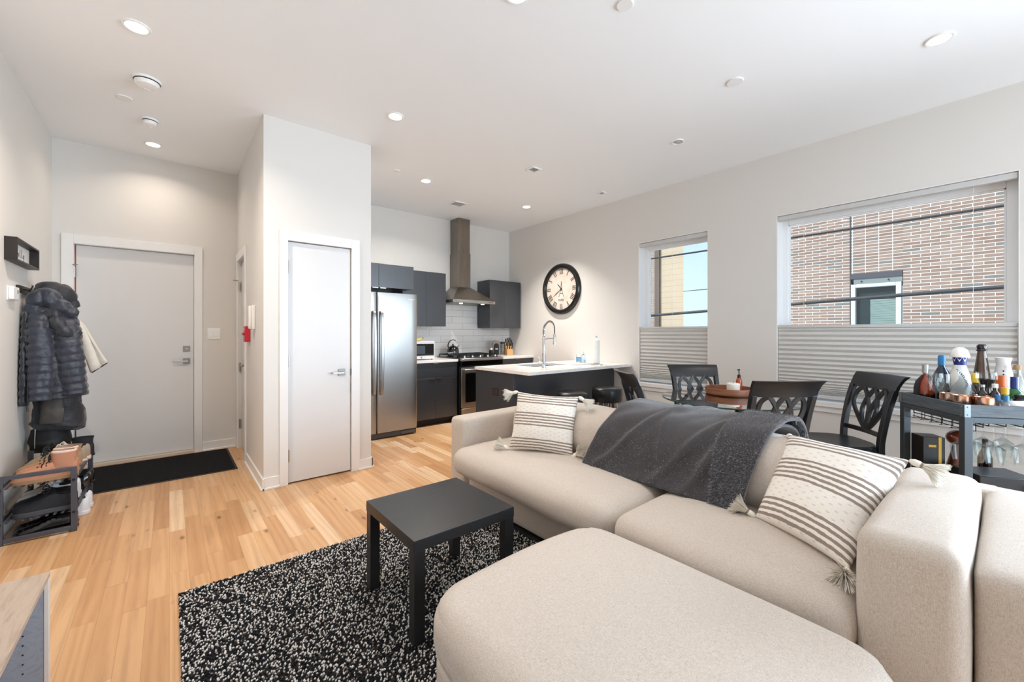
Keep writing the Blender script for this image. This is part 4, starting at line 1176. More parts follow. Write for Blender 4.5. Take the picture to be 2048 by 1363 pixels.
# ------------------------------------------------------------------ striped throw pillows
def pillow_mat():
    t = NT('woven_stripe_cotton'); uv = t.new('UVMap'); uv.uv_map = 'UVMap'
    sp = t.new('SeparateXYZ'); t.link(uv.outputs[0], sp.inputs[0]); u, v = sp.outputs[0], sp.outputs[1]
    c = t.coord(); nn = t.noise(c, 55, 2); wob = t.noise(c, 14, 2)
    vv = t.math('ADD', v, t.math('ADD', t.math('MULTIPLY', t.math('SUBTRACT', nn, 0.5), 0.012), t.math('MULTIPLY', t.math('SUBTRACT', wob, 0.5), 0.012)))
    # three bands of thin stripes
    band = None
    for a, e in ((0.02, 0.205), (0.42, 0.645), (0.79, 0.99)):
        m_ = t.math('MULTIPLY', t.math('GREATER_THAN', vv, a), t.math('LESS_THAN', vv, e)); band = m_ if band is None else t.math('MAXIMUM', band, m_)
    st = t.math('LESS_THAN', t.math('FRACT', t.math('DIVIDE', t.math('SUBTRACT', vv, 0.42), 0.0489)), 0.5)
    stripe = t.math('MULTIPLY', band, st)
    # soft dashes in the plain bands
    row = t.math('FLOOR', t.math('DIVIDE', v, 0.034)); sh = t.math('MULTIPLY', t.math('MODULO', row, 2.0), 0.5)
    fu = t.math('FRACT', t.math('ADD', t.math('DIVIDE', u, 0.125), sh)); fv = t.math('FRACT', t.math('DIVIDE', v, 0.034))
    dx = t.math('DIVIDE', t.math('SUBTRACT', fu, 0.5), 0.19); dy = t.math('DIVIDE', t.math('SUBTRACT', fv, 0.5), 0.22)
    dd = t.math('SUBTRACT', 1.0, t.math('ADD', t.math('MULTIPLY', dx, dx), t.math('MULTIPLY', dy, dy)))
    dash = t.math('MULTIPLY', t.math('MAXIMUM', dd, 0.0), t.math('SUBTRACT', 1.0, band))
    weave = t.noise(t.coord(scale=(300, 300, 300)), 1.0, 1)
    base = t.mix(weave, lin('#E4DCD1'), lin('#F4EFE7'))
    brown = t.mix(weave, lin('#86776C'), lin('#A19388'))
    col = t.mix(t.math('MULTIPLY', dash, 0.55), base, lin('#B5ABA2')); col = t.mix(stripe, col, brown)
    t.set(color=col, rough=0.95, sheen=0.15, spec=0.15)
    t.bump(t.math('ADD', t.math('MULTIPLY', weave, 0.5), t.math('MULTIPLY', t.math('SUBTRACT', 1.0, stripe), 0.8)), 0.5, 0.004)
    return t.m
M_pillow = pillow_mat()
M_tassel = mat('cream_tassel_yarn', '#EDE6DA', 0.9, var=0.05, vscale=60)
M_knot = mat('tassel_knot_brown', '#93836F', 0.9)
def pillow(label, TL, TR, BL, BR, thick, tdirs, seed, nrm_hint):
    C = (TL + TR + BL + BR) / 4
    t = thing('throw_pillow', label, 'pillow', C, group='striped throw pillows with corner tassels')
    N = 26; b = MB(); uvs = []; V = []
    ex, ey = ((TR - TL) + (BR - BL)).normalized(), None
    nr = ((TR - BL).cross(TL - BR)).normalized()
    if nr.dot(nrm_hint) < 0: nr = -nr
    for side in (1, -1):
        for i in range(N + 1):
            for j in range(N + 1):
                u, v = sin(pi / 2 * (-1 + 2 * j / N)), sin(pi / 2 * (-1 + 2 * i / N))
                # concave edges, pointed corners
                pu = u * (1 - 0.07 * (1 - v * v) * abs(u)); pv = v * (1 - 0.07 * (1 - u * u) * abs(v))
                a, e = (pu + 1) / 2, (pv + 1) / 2
                p = BL.lerp(BR, a).lerp(TL.lerp(TR, a), e)
                prof = ((1 - u * u) * (1 - v * v)) ** 0.42
                wr = mnoise.noise(p * 9 + Vector((seed, 0, 0))) * 0.008 * prof + mnoise.noise(p * 22 + Vector((0, seed, 0))) * 0.0025 * prof
                V.append(p - C + nr * side * (thick / 2 * prof) + nr * wr)
                uvs.append(((u + 1) / 2, (v + 1) / 2))
    n1 = (N + 1) ** 2; F = []
    for s_ in (0, 1):
        for i in range(N):
            for j in range(N):
                q = (i * (N + 1) + j, i * (N + 1) + j + 1, (i + 1) * (N + 1) + j + 1, (i + 1) * (N + 1) + j)
                F.append(tuple(x + s_ * n1 for x in (q if s_ == 0 else reversed(q))))
    b.add(V, F, uvs)
    # weld the two faces along the rim
    me = b.mesh('cover', 180); bm = bmesh.new(); bm.from_mesh(me); bmesh.ops.remove_doubles(bm, verts=bm.verts, dist=1e-5); bmesh.ops.recalc_face_normals(bm, faces=bm.faces); bm.to_mesh(me); bm.free()
    co = bpy.data.objects.new('cover', me); COL.objects.link(co); co.parent = t; me.materials.append(M_pillow)
    rn = random.Random(seed)
    for P, d in tdirs:
        d = Vector(d).normalized(); p = Vector(P) - C
        k = MB(); k.sphere(p + d * 0.012, 0.014, 10, 8); ko = None
        o = k; 
        ts = MB(); neck = p + d * 0.036
        ts.tube([p, p + d * 0.014, p + d * 0.03, neck], [0.006, 0.013, 0.013, 0.010], 10)
        for _ in range(150):
            sp = Vector((rn.gauss(0, 1), rn.gauss(0, 1), rn.gauss(0, 1))); sp -= d * sp.dot(d)
            sp = sp.normalized() * (rn.random() ** 0.5)
            L = rn.uniform(0.055, 0.078)
            a0 = neck + sp * 0.007; a1 = neck + d * L * 0.5 + sp * 0.024; a2 = neck + d * L * 0.92 + sp * 0.050 + Vector((0, 0, -0.006))
            ts.tube([a0, a1, a2], [0.0016, 0.0015, 0.0011], 3, cap=False)
        tl = ts.build('tassel', M_tassel, t, sharp=180, recalc=False)
        MB().tube([neck - d * 0.004, neck + d * 0.004], 0.0115, 10).build('tassel_knot', M_knot if seed == 2 else M_tassel, tl)
    return t
Z = Vector((0, 0, 1)); hint = Vector((-0.7, -0.6, 0.3))
BL, BR = Vector((1.822, 2.225, 0.478)), Vector((2.022, 1.813, 0.480))
bk = Vector((0.9, 0.435, 0)).normalized()
TL, TR = BL + Z * 0.385 + bk * 0.125 + Vector((0.0, -0.02, 0)), BR + Z * 0.372 + bk * 0.125 + Vector((0.01, 0.0, 0))
e = (BR - BL).normalized()
pillow('striped cream pillow with white tassels in the far corner of the sofa', TL, TR, BL, BR, 0.17,
       [(TL, -e + Vector((0, 0, -0.3))), (TR, e * 0.9 + Vector((-0.1, 0, -0.5))), (BL, -e + Vector((-0.35, 0, 0.65))), (BR, e + Vector((-0.35, 0, 0.65)))], 1, hint)
BL, BR = Vector((1.975, 0.705, 0.482)), Vector((1.775, 0.345, 0.482))
TL, TR = Vector((2.262, 0.660, 0.805)), Vector((2.225, 0.245, 0.790))
e = (BR - BL).normalized()
pillow('striped cream and brown pillow leaning near the closest arm of the sofa', TL, TR, BL, BR, 0.19,
       [(TL, Vector((0.75, 0.25, -0.55))), (TR, Vector((-0.05, -1.0, -0.32))), (BL, -e + Vector((-0.75, 0, 0.55))), (BR, e * 0.25 + Vector((-0.75, 0.25, 0.12)))], 2, hint)

# ------------------------------------------------------------------ coffee table
def blackwood(name, col, rough):
    t = NT(name); c = t.coord(scale=(3, 40, 40)); n = t.noise(c, 1.0, 4)
    t.set(color=t.mix(n, lin(col), lin('#1D1E1F')), rough=t.math('ADD', rough - 0.05, t.math('MULTIPLY', n, 0.12)), spec=0.5); t.bump(n, 0.15, 0.001)
    return t.m
M_lack = blackwood('black_brown_veneer', '#17171A', 0.36)
t = thing('coffee_table', 'small square black coffee table standing on the speckled rug', 'coffee table', (1.018, 1.785, 0.0))
a = 0.262
MB().box(-a, a, -a, a, 0.402, 0.45).build('tabletop', M_lack, t, bevel=0.0015)
for x in (-1, 1):
    for y in (-1, 1):
        MB().box(min(x * (a - 0.002), x * (a - 0.05)), max(x * (a - 0.002), x * (a - 0.05)), min(y * (a - 0.002), y * (a - 0.05)), max(y * (a - 0.002), y * (a - 0.05)), 0.022, 0.402).build('leg', M_lack, t, bevel=0.001)

# ------------------------------------------------------------------ rug of black and white loops
t = thing('area_rug', 'black and white speckled loop rug under the coffee table', 'rug', (0, 0, 0))
RX0, RX1, RY0, RY1 = 0.035, 1.98, 0.30, 2.60
MB().box(RX0, RX1, RY0, RY1, 0.0, 0.010).build('backing', mat('rug_backing', '#121214', 0.95), t, sharp=0)
def pile_mat():
    m = NT('rug_yarn'); g = m.new('NewGeometry')
    col = m.ramp(g.outputs['Random Per Island'], [(0.0, '#1E1E21'), (0.32, '#27282C'), (0.46, '#323237'), (0.53, '#7A716B'), (0.59, '#B0A69F'), (0.65, '#E2DEDA'), (1.0, '#F2EFEC')], 'CONSTANT')
    m.set(color=col, rough=0.9, spec=0.15)
    return m.m
rn = random.Random(11); V = []; F = []
step = 0.0095
ny, nx = int((RY1 - RY0) / step), int((RX1 - RX0) / step)
for i in range(nx):
    for j in range(ny):
        x = RX0 + (i + 0.5 + rn.uniform(-.4, .4)) * step; y = RY0 + (j + 0.5 + rn.uniform(-.4, .4)) * step
        if x > 1.72 and y < 2.55: continue
        if 0.75 < x < 1.4 and 0.25 < y < 1.15: continue
        L = rn.uniform(0.0065, 0.0125); r = rn.uniform(0.0024, 0.0036); ang = rn.gauss(0.25, 0.5); h = rn.uniform(0.006, 0.011)
        dx, dy = cos(ang) * L / 2, sin(ang) * L / 2; px, py = -sin(ang) * r, cos(ang) * r
        o = len(V); z0 = 0.008
        V += [(x - dx, y - dy, z0), (x + dx, y + dy, z0), (x - dx * .55 + px, y - dy * .55 + py, z0 + h * .45), (x + dx * .55 + px, y + dy * .55 + py, z0 + h * .45),
              (x - dx * .55 - px, y - dy * .55 - py, z0 + h * .45), (x + dx * .55 - px, y + dy * .55 - py, z0 + h * .45), (x - dx * .5, y - dy * .5, z0 + h), (x + dx * .5, y + dy * .5, z0 + h)]
        F += [(o, o + 4, o + 6, o + 2), (o + 1, o + 3, o + 7, o + 5), (o + 2, o + 6, o + 7, o + 3), (o + 4, o + 5, o + 7, o + 6), (o, o + 2, o + 3, o + 1), (o, o + 1, o + 5, o + 4)]
me = bpy.data.meshes.new('pile'); me.from_pydata(V, [], F); me.polygons.foreach_set('use_smooth', [True] * len(F)); me.update()
po = bpy.data.objects.new('pile', me); COL.objects.link(po); po.parent = t; me.materials.append(pile_mat()); po['kind'] = 'stuff'

# ------------------------------------------------------------------ media bench, lower left
def greywood(name, a, c_):
    t = NT(name); c = t.coord(scale=(30, 3, 30)); n = t.noise(c, 1.0, 5, 0.6, dist=0.6)
    t.set(color=t.ramp(n, [(0.25, a), (0.5, c_), (0.72, a)]), rough=0.5); t.bump(n, 0.1, 0.001)
    return t.m
M_bench = greywood('greyed_oak_veneer', '#97806D', '#B8A594'); M_benchin = greywood('grey_panel', '#85868D', '#999AA0')
t = thing('media_bench', 'low greyed oak media bench along the left wall', 'media console', (XL + 0.03, 2.155, 0))
D = 0.475
MB().box(0, D, -1.9, 0, 0.432, 0.45).build('top', M_bench, t, bevel=0.002)
p = MB().box(0, D - 0.012, -0.02, -0.002, 0.0, 0.432).build('end_panel', M_benchin, t, bevel=0.001)
for k in range(9):
    MB().cyl((D - 0.06, -0.0200, 0.10 + k * 0.032), (D - 0.06, -0.0206, 0.10 + k * 0.032), 0.0028, 8).build('shelf_pin_hole', M_dark, p)
MB().box(D - 0.012, D, -0.022, 0.0, 0.0, 0.432).build('front_edge', mat('pale_edge_band', '#D9CDC2', 0.5), t, bevel=0.001)
MB().box(0, D - 0.01, -1.9, -1.88, 0.0, 0.432).build('end_panel', M_benchin, t, bevel=0.001)
MB().box(0, D - 0.02, -1.88, -0.02, 0.05, 0.068).build('bottom_panel', M_bench, t); MB().box(0, 0.008, -1.88, -0.02, 0.068, 0.432).build('back_panel', M_benchin, t)
# ------------------------------------------------------------------ dining chairs
def satin(name, col, rough):
    t = NT(name); c = t.coord(); n = t.noise(c, 8, 2)
    t.set(color=t.mix(n, lin(col), lin('#222326')), rough=rough, spec=0.5)
    return t.m
M_chair = satin('black_lacquer', '#18191B', 0.32)
def make_chair(label):
    t = thing('dining_chair', label, 'chair', (0, 0, 0), group='black lattice back dining chairs')
    # seat: rounded trapezoid, slightly dished
    out = []
    for k in range(40):
        a = 2 * pi * k / 40; cx_, sy_ = cos(a), sin(a)
        n = 3.2; x = abs(cx_) ** (2 / n) * (1 if cx_ > 0 else -1); y = abs(sy_) ** (2 / n) * (1 if sy_ > 0 else -1)
        out.append((x * (0.225 + 0.022 * y), y * 0.215))
    b = MB(); b.loft([[Vector((x * s, y * s, z)) for x, y in out] for s, z in ((0.94, 0.440), (1.0, 0.447), (1.0, 0.464), (0.97, 0.472), (0.75, 0.468), (0.3, 0.462))]); b.build('seat', M_chair, t)
    MB().box(-0.19, 0.19, -0.18, 0.18, 0.385, 0.44).build('apron', M_chair, t, bevel=0.003)
    backy = lambda z: -0.185 - 0.028 * max(0, (z - 0.45) / 0.5) - 0.085 * max(0, (z - 0.45) / 0.5) ** 2
    for s in (-1, 1):
        pts = [(s * 0.205, -0.225, 0.0), (s * 0.198, -0.20, 0.22), (s * 0.19, -0.185, 0.45)] + [(s * (0.19 + 0.016 * ((z - 0.45) / 0.5)), backy(z), z) for z in (0.6, 0.75, 0.875)]
        MB().sweep(catmull(pts, 5), 0.036, 0.040, (1, 0, 0)).build('rear_leg', M_chair, t, bevel=0.004)
        pts = [(s * 0.20, 0.195, 0.0), (s * 0.195, 0.185, 0.2), (s * 0.188, 0.175, 0.44)]
        MB().sweep(pts, [0.028, 0.034, 0.042], [0.028, 0.034, 0.042], (1, 0, 0)).build('front_leg', M_chair, t, bevel=0.004)
    # top rail: curved in plan, flaring at the upper edge
    rings = []
    for k in range(17):
        u = -1 + 2 * k / 16; x = u * 0.225; curve = -0.030 * (1 - u * u)
        sec = []
        for z, dy, th in ((0.862, 0, 0.012), (0.90, 0, 0.012), (0.94, -0.006, 0.013), (0.962, -0.016, 0.016), (0.975, -0.024, 0.018)):
            sec.append((backy(z) + curve + dy, z, th))
        xs = lambda z: x * (1 + 0.05 * max(0, (z - 0.9) / 0.075))
        ring = [Vector((xs(z), y - th, z)) for y, z, th in sec] + [Vector((xs(z), y + th, z)) for y, z, th in reversed(sec)]
        rings.append(ring)
    MB().loft(rings).build('top_rail', M_chair, t, sharp=40)
    rings = []
    for k in range(11):
        u = -1 + 2 * k / 10; x = u * 0.185; y = backy(0.545) - 0.022 * (1 - u * u)
        rings.append([Vector((x, y - 0.010, 0.530)), Vector((x, y + 0.010, 0.530)), Vector((x, y + 0.010, 0.562)), Vector((x, y - 0.010, 0.562))])
    MB().loft(rings).build('lower_rail', M_chair, t, sharp=40)
    # interlaced lattice between the rails
    b = MB()
    def strip(p, w=0.026):
        P = []
        for x, z in p:
            zz = 0.555 + z * 0.315; xx = x * 0.172
            P.append(Vector((xx, backy(zz) - 0.026 * (1 - min(1, abs(x)) ** 2), zz)))
        Pc = catmull(P, 6)
        b.sweep(Pc, 0.017, w, (0, 1, 0))
    for s in (-1, 1):
        strip([(s * 0.07, 0.0), (s * 0.45, 0.22), (s * 0.86, 0.56), (s * 0.86, 0.84), (s * 0.62, 1.0)])
        strip([(s * 0.62, 1.0), (s * 0.34, 0.80), (s * 0.08, 0.52), (s * 0.03, 0.28), (s * 0.05, 0.0)])
        strip([(0.0, 1.0), (s * 0.24, 0.80), (s * 0.40, 0.50), (s * 0.30, 0.20), (s * 0.10, 0.0)])
    b.build('lattice_splat', M_chair, t, sharp=40)
    for x in (-1, 1): MB().box(x * 0.196 - 0.009, x * 0.196 + 0.009, -0.19, 0.17, 0.16, 0.185).build('stretcher', M_chair, t, bevel=0.002)
    MB().box(-0.19, 0.19, -0.012, 0.012, 0.162, 0.184).build('stretcher', M_chair, t, bevel=0.002)
    return t
chair = make_chair('black lattice back chair between the bar stools and the glass table')
for i, (r, fw_, ang, lab) in enumerate(((1.235, 3.36, -90, None), (1.758, 3.70, 180, 'black lattice back chair on the far side of the glass table, below the narrow window'),
                                        (1.800, 3.015, 1.5, 'black lattice back chair with its back right behind the sofa'), (2.475, 3.16, 84, 'black lattice back chair turned sideways nearest the bar cart'))):
    c = chair if i == 0 else dup(chair, label=lab)
    c.location = rf(r, fw_, 0); c.rotation_euler = (0, 0, -YAW + radians(ang))

# ------------------------------------------------------------------ glass dining table
t = thing('dining_table', 'round glass dining table on crossed black wooden planks', 'table', rf(1.80, 3.40, 0))
M_tableglass = NT('green_edge_table_glass')
def _tg(t_):
    tr = t_.new('BsdfTransparent'); tr.inputs[0].default_value = lin('#E6F1EE'); gl = t_.new('BsdfGlossy'); gl.inputs['Roughness'].default_value = 0.02
    fr = t_.new('Fresnel'); fr.inputs[0].default_value = 1.5; mx = t_.new('MixShader'); t_.link(fr.outputs[0], mx.inputs[0]); t_.link(tr.outputs[0], mx.inputs[1]); t_.link(gl.outputs[0], mx.inputs[2]); t_.link(mx.outputs[0], t_.out.inputs[0]); return t_.m
M_tableglass = _tg(M_tableglass)
M_glassedge = NT('glass_edge'); M_glassedge.set(color='#37544F', rough=0.1, spec=0.6); M_glassedge = M_glassedge.m
MB().lathe([(0, 0.738), (0.524, 0.738)], 72, cap=False).lathe([(0, 0.750), (0.524, 0.750)], 72, cap=False).build('glass_top', M_tableglass, t, recalc=False)
MB().lathe([(0.524, 0.738), (0.528, 0.740), (0.528, 0.748), (0.524, 0.750)], 72, cap=False).build('glass_edge', M_glassedge, t)
for k in range(3):
    a = radians(35 + 120 * k)
    p = Vector((0.34 * cos(a), 0.34 * sin(a), 0.0)); q = Vector((-0.36 * cos(a + 0.35), -0.36 * sin(a + 0.35), 0.737))
    d = (q - p).normalized(); side = Vector((-sin(a), cos(a), 0))
    MB().sweep([p, q], 0.045, 0.10, side).build('crossed_plank', M_chair, t, bevel=0.004)

M_traywood = NT('acacia_tray')
def _tw(m):
    c = m.coord(scale=(4, 4, 60)); n = m.noise(c, 1.0, 4, 0.6, dist=0.8); m.set(color=m.ramp(n, [(0.25, '#5E3320'), (0.5, '#8A5333'), (0.75, '#A86E47')]), rough=0.45); return m.m
M_traywood = _tw(M_traywood)
o = rf(1.90, 3.60, 0.750)
t = thing('serving_tray', 'round wooden tray in the middle of the glass table', 'tray', o)
MB().lathe([(0, 0.0), (0.178, 0.0), (0.19, 0.010), (0.193, 0.055), (0.190, 0.062), (0.183, 0.060), (0.178, 0.014), (0.0, 0.012)], 48, cap=False).build('bowl', M_traywood, t)
t = thing('pillar_candle', 'thick cream pillar candle standing in the wooden tray', 'candle', rf(1.925, 3.585, 0.762))
MB().lathe([(0, 0), (0.050, 0), (0.052, 0.006), (0.052, 0.080), (0.046, 0.088), (0.02, 0.085), (0, 0.083)], 28, cap=False).build('wax', mat('cream_wax', '#EDE7DC', 0.5, var=0.03), t)
MB().cyl((0, 0, 0.083), (0.003, 0, 0.10), 0.0018, 6).build('wick', M_black, t)
t = thing('pump_bottle', 'amber pump bottle with black nozzle beside the cream candle', 'bottle', rf(2.00, 3.63, 0.762))
M_amber = glass_mat('amber_glass', (0.72, 0.20, 0.05), 0.05, 1.4)
M_amberw = NT('amber_bottle'); M_amberw.set(color='#A8431C', rough=0.12, coat=0.4); M_amberw = M_amberw.m
MB().lathe([(0, 0), (0.023, 0), (0.025, 0.006), (0.025, 0.100), (0.018, 0.122), (0.012, 0.130), (0, 0.13)], 18, cap=False).build('bottle', M_amberw, t)
b = MB(); b.lathe([(0.014, 0.128), (0.014, 0.152), (0.006, 0.158), (0, 0.158)], 14); b.cyl((0, 0, 0.155), (0, 0, 0.198), 0.004, 8); b.box(-0.020, 0.008, -0.006, 0.006, 0.194, 0.205); b.build('pump', M_black, t)

# ------------------------------------------------------------------ bar stools at the island
M_leather = satin('black_leatherette', '#101012', 0.30)
def stool(x, y, label):
    t = thing('bar_stool', label, 'stool', (x, y, 0), group='round black backless bar stools')
    MB().lathe([(0, 0.50), (0.158, 0.50), (0.168, 0.508), (0.171, 0.53), (0.171, 0.625), (0.164, 0.645), (0.148, 0.657), (0.10, 0.663), (0, 0.664)], 40, cap=False).build('cushion', M_leather, t)
    MB().tube([(0.166 * cos(2 * pi * k / 40), 0.166 * sin(2 * pi * k / 40), 0.640) for k in range(40)], 0.005, 6, closed=True).build('piping', M_leather, t)
    for k in range(4):
        a = pi / 4 + k * pi / 2; c_, s_ = cos(a), sin(a); n = Vector((-s_, c_, 0)) * 0.03
        top = Vector((0.10 * c_, 0.10 * s_, 0.50)); bot = Vector((0.20 * c_, 0.20 * s_, 0.006))
        MB().tube([top + n, bot + n * 0.1, bot - n * 0.1, top - n], 0.006, 8).build('hairpin_leg', M_chrome, t)
    MB().tube([(0.175 * cos(2 * pi * k / 32), 0.175 * sin(2 * pi * k / 32), 0.14) for k in range(32)], 0.006, 8, closed=True).build('foot_ring', M_chrome, t)
stool(3.30, 2.97, 'round black bar stool nearer the refrigerator end of the island')
stool(3.88, 2.95, 'round black bar stool nearer the window end of the island')

# ------------------------------------------------------------------ bar cart
def cartwood():
    t = NT('blue_grey_stained_wood'); c = t.coord(scale=(6, 6, 60)); n = t.noise(c, 1.0, 5, 0.6, dist=1.2)
    t.set(color=t.ramp(n, [(0.3, '#3B434A'), (0.5, '#4E5860'), (0.7, '#5E6870')]), rough=0.5); t.bump(n, 0.15, 0.001); return t.m
M_cartwood = cartwood()
M_cartmetal = mat('grey_cart_metal', '#4A5156', 0.42, 0.5, var=0.05)
CA = atan2(0.61, 0.79); CC = Vector((3.918, 0.021, 0))
cart = thing('bar_cart', 'blue-grey wooden bar cart crowded with bottles at the right edge', 'bar cart', CC, CA)
cw, cl, ct = 0.265, 0.375, 0.88
for a, e in ((-1, -1), (-1, 1), (1, -1), (1, 1)):
    x, y = a * (cw - 0.022), e * (cl - 0.022)
    p = MB().box(x - 0.02, x + 0.02, y - 0.02, y + 0.02, 0.06, ct - 0.072).build('post', M_cartmetal, cart, bevel=0.002)
    w_ = MB(); w_.cyl((x - 0.012, y, 0.03), (x + 0.012, y, 0.03), 0.03, 16); w_.build('caster', M_black, cart)
    bx0, bx1 = (cw, cw + 0.003) if a > 0 else (-cw - 0.003, -cw); by0, by1 = (cl, cl + 0.003) if e > 0 else (-cl - 0.003, -cl)
    yy = sorted((e * (cl + 0.003), e * (cl - 0.028))); xx = sorted((a * (cw + 0.003), a * (cw - 0.028)))
    b = MB(); b.box(bx0, bx1, yy[0], yy[1], ct - 0.072, ct - 0.001); b.box(xx[0], xx[1], by0, by1, ct - 0.072, ct - 0.001)
    for z in (ct - 0.058, ct - 0.014):
        b.sphere((bx0 if a < 0 else bx1, e * (cl - 0.013), z), 0.0035, 8, 6); b.sphere((a * (cw - 0.013), by1 if e > 0 else by0, z), 0.0035, 8, 6)
    b.build('corner_bracket', mat('bracket_steel', '#7E868A', 0.35, 0.8) if (a, e) == (-1, -1) else bpy.data.materials['bracket_steel'], cart)
for q in ((-cw, -cw + 0.016, -cl, cl), (cw - 0.016, cw, -cl, cl), (-cw + 0.016, cw - 0.016, -cl, -cl + 0.016), (-cw + 0.016, cw - 0.016, cl - 0.016, cl)):
    MB().box(*q, ct - 0.070, ct - 0.002).build('tray_rim', M_cartwood, cart, bevel=0.002)
MB().box(-cw + 0.016, cw - 0.016, -cl + 0.016, cl - 0.016, ct - 0.066, ct - 0.052).build('tray_board', M_cartwood, cart)
b = MB()
for q in ((-cw + 0.002, -cw + 0.03, -cl + 0.04, cl - 0.04), (cw - 0.03, cw - 0.002, -cl + 0.04, cl - 0.04), (-cw + 0.04, cw - 0.04, -cl + 0.002, -cl + 0.03), (-cw + 0.04, cw - 0.04, cl - 0.03, cl - 0.002)): b.box(*q, ct - 0.105, ct - 0.072)
b.build('top_frame', M_cartmetal, cart, bevel=0.002)
SH = 0.245
MB().box(-cw + 0.004, cw - 0.004, -cl + 0.043, cl - 0.043, SH - 0.022, SH).build('lower_shelf', M_cartwood, cart, bevel=0.002)
# wire rack under the tray with a stemware rail
b = MB()
for y in (0.27, 0.33):
    b.tube([(-0.24, y, ct - 0.105), (-0.24, y, ct - 0.13), (0.20, y, ct - 0.13), (0.20, y, ct - 0.105)], 0.003, 6)
for x in (-0.20, -0.12, -0.04, 0.04, 0.12, 0.19):
    b.tube([(x, 0.335, ct - 0.105), (x, 0.335, ct - 0.16), (x + 0.015, 0.335, ct - 0.165), (x + 0.015, 0.265, ct - 0.165), (x + 0.015, 0.265, ct - 0.105)], 0.0022, 6)
b.tube([(-0.24, 0.335, ct - 0.150), (0.20, 0.335, ct - 0.150)], 0.0025, 6)
b.build('wire_basket', M_blackmetal, cart)
for y in (0.24, 0.16, 0.08, 0.0, -0.08, -0.16):
    MB().tube([(-0.235, y, ct - 0.105), (-0.235, y, ct - 0.122), (0.235, y, ct - 0.122), (0.235, y, ct - 0.105)], 0.003, 6).build('stemware_rail', M_blackmetal, cart)
TZ = ct - 0.052
placed = []
def on_cart(u, fw_, z=TZ, rad=0.03):
    """spot on the cart seen at column u, eased sideways until it clears its neighbours"""
    p = rf((u - 1024) / 824.04 * fw_, fw_, z)
    d = p - CC; lx = d.x * cos(CA) + d.y * sin(CA); ly = -d.x * sin(CA) + d.y * cos(CA)
    m_ = rad + 0.018
    for _ in range(80):
        lx = max(-cw + m_, min(cw - m_, lx)); ly = max(-cl + m_, min(cl - m_, ly)); moved = False
        for x, y, r, zz in placed:
            if abs(zz - z) > 0.02: continue
            dx, dy = lx - x, ly - y; L = hypot(dx, dy) or 1e-4
            if L < r + rad + 0.001:
                k = (r + rad + 0.002 - L) * 0.6; lx += dx / L * k; ly += dy / L * k; moved = True
        if not moved: break
    lx = max(-cw + m_, min(cw - m_, lx)); ly = max(-cl + m_, min(cl - m_, ly))
    placed.append((lx, ly, rad, z))
    return Vector((CC.x + lx * cos(CA) - ly * sin(CA), CC.y + lx * sin(CA) + ly * cos(CA), z))

G_clear = pane_mat('clear_glass', '#FBFDFD', 0.08)
G_blue = NT('deep_blue_glass'); G_blue.set(color='#16283F', rough=0.06, coat=0.5); G_blue = G_blue.m
G_green = NT('green_bottle_glass'); G_green.set(color='#0D5A24', rough=0.06, coat=0.5); G_green = G_green.m
G_dkgreen = NT('dark_green_glass'); G_dkgreen.set(color='#27352A', rough=0.08, coat=0.5); G_dkgreen = G_dkgreen.m
G_brown = NT('brown_bottle_glass')
G_brown.set(color='#4C331A', rough=0.06, coat=0.6); G_brown = G_brown.m
G_cognac = NT('red_amber_liquor'); G_cognac.set(color='#8A3415', rough=0.06, coat=0.6); G_cognac = G_cognac.m
M_silver = mat('silver_cap', '#BDBDBB', 0.25, 0.9); M_bluecap = mat('blue_cap', '#2F7FBF', 0.4); M_navy = mat('navy_glaze', '#25357F', 0.25)
M_ceram = mat('white_glaze', '#F0EEE9', 0.15, var=0.02); M_yellowcap = mat('yellow_cap', '#D9B12E', 0.4); M_orangecap = mat('orange_cap', '#D2642A', 0.4)
M_paper = mat('bottle_label_paper', '#E9E4DA', 0.7); M_goldlab = mat('gold_label', '#C79A3B', 0.45, 0.3); M_dkbottle = NT('dark_liquor_bottle'); M_dkbottle.set(color='#1A100E', rough=0.08, coat=0.5); M_dkbottle = M_dkbottle.m
M_copper = NT('polished_copper'); M_copper.set(color='#EBBBA0', rough=0.2, metal=1.0); M_copper = M_copper.m

def bottle(label, u, fw_, prof, material, cap=None, capmat=None, lab=None, labmat=None, name='liquor_bottle', group='bottles on the bar cart', n=24, rz=0, sq=None, z=TZ, rad=None):
    t = thing(name, label, 'bottle', on_cart(u, fw_, z, (rad or max(r for r, _ in prof))), rz, group)
    if sq:
        rings = []
        for r, z in prof:
            k = sq(z); rr = []
            for i in range(32):
                a = 2 * pi * i / 32; c_, s_ = cos(a), sin(a); e = 2 / (2 + 4 * k)
                rr.append(Vector((r * abs(c_) ** e * (1 if c_ > 0 else -1), r * abs(s_) ** e * (1 if s_ > 0 else -1), z)))
            rings.append(rr)
        MB().loft(rings).build('glass', material, t)
    else:
        MB().lathe(prof, n, cap=True).build('glass', material, t)
    if cap: MB().lathe(cap, 18, cap=True).build('cap', capmat, t)
    if lab:
        r, z0, z1, a0, a1 = lab
        b = MB(); m = 10; V = [Vector((r * cos(a0 + (a1 - a0) * i / m), r * sin(a0 + (a1 - a0) * i / m), z)) for z in (z0, z1) for i in range(m + 1)]
        b.add(V, [(i, i + 1, m + 2 + i, m + 1 + i) for i in range(m)]); b.build('label', labmat, t, recalc=False)
    return t
VA = atan2(-cos(YAW) , -sin(YAW)) - 0.6                  # direction that faces the camera from the cart
lab_arc = (VA - 0.9, VA + 0.9)
bp = lambda R, h, neck, nr, top: [(0.0, 0.0), (R * 0.94, 0.0), (R, 0.008), (R, h), (R * 0.86, h + (neck - h) * 0.35), (nr * 1.35, h + (neck - h) * 0.8), (nr, neck), (nr, top), (0.0, top)]
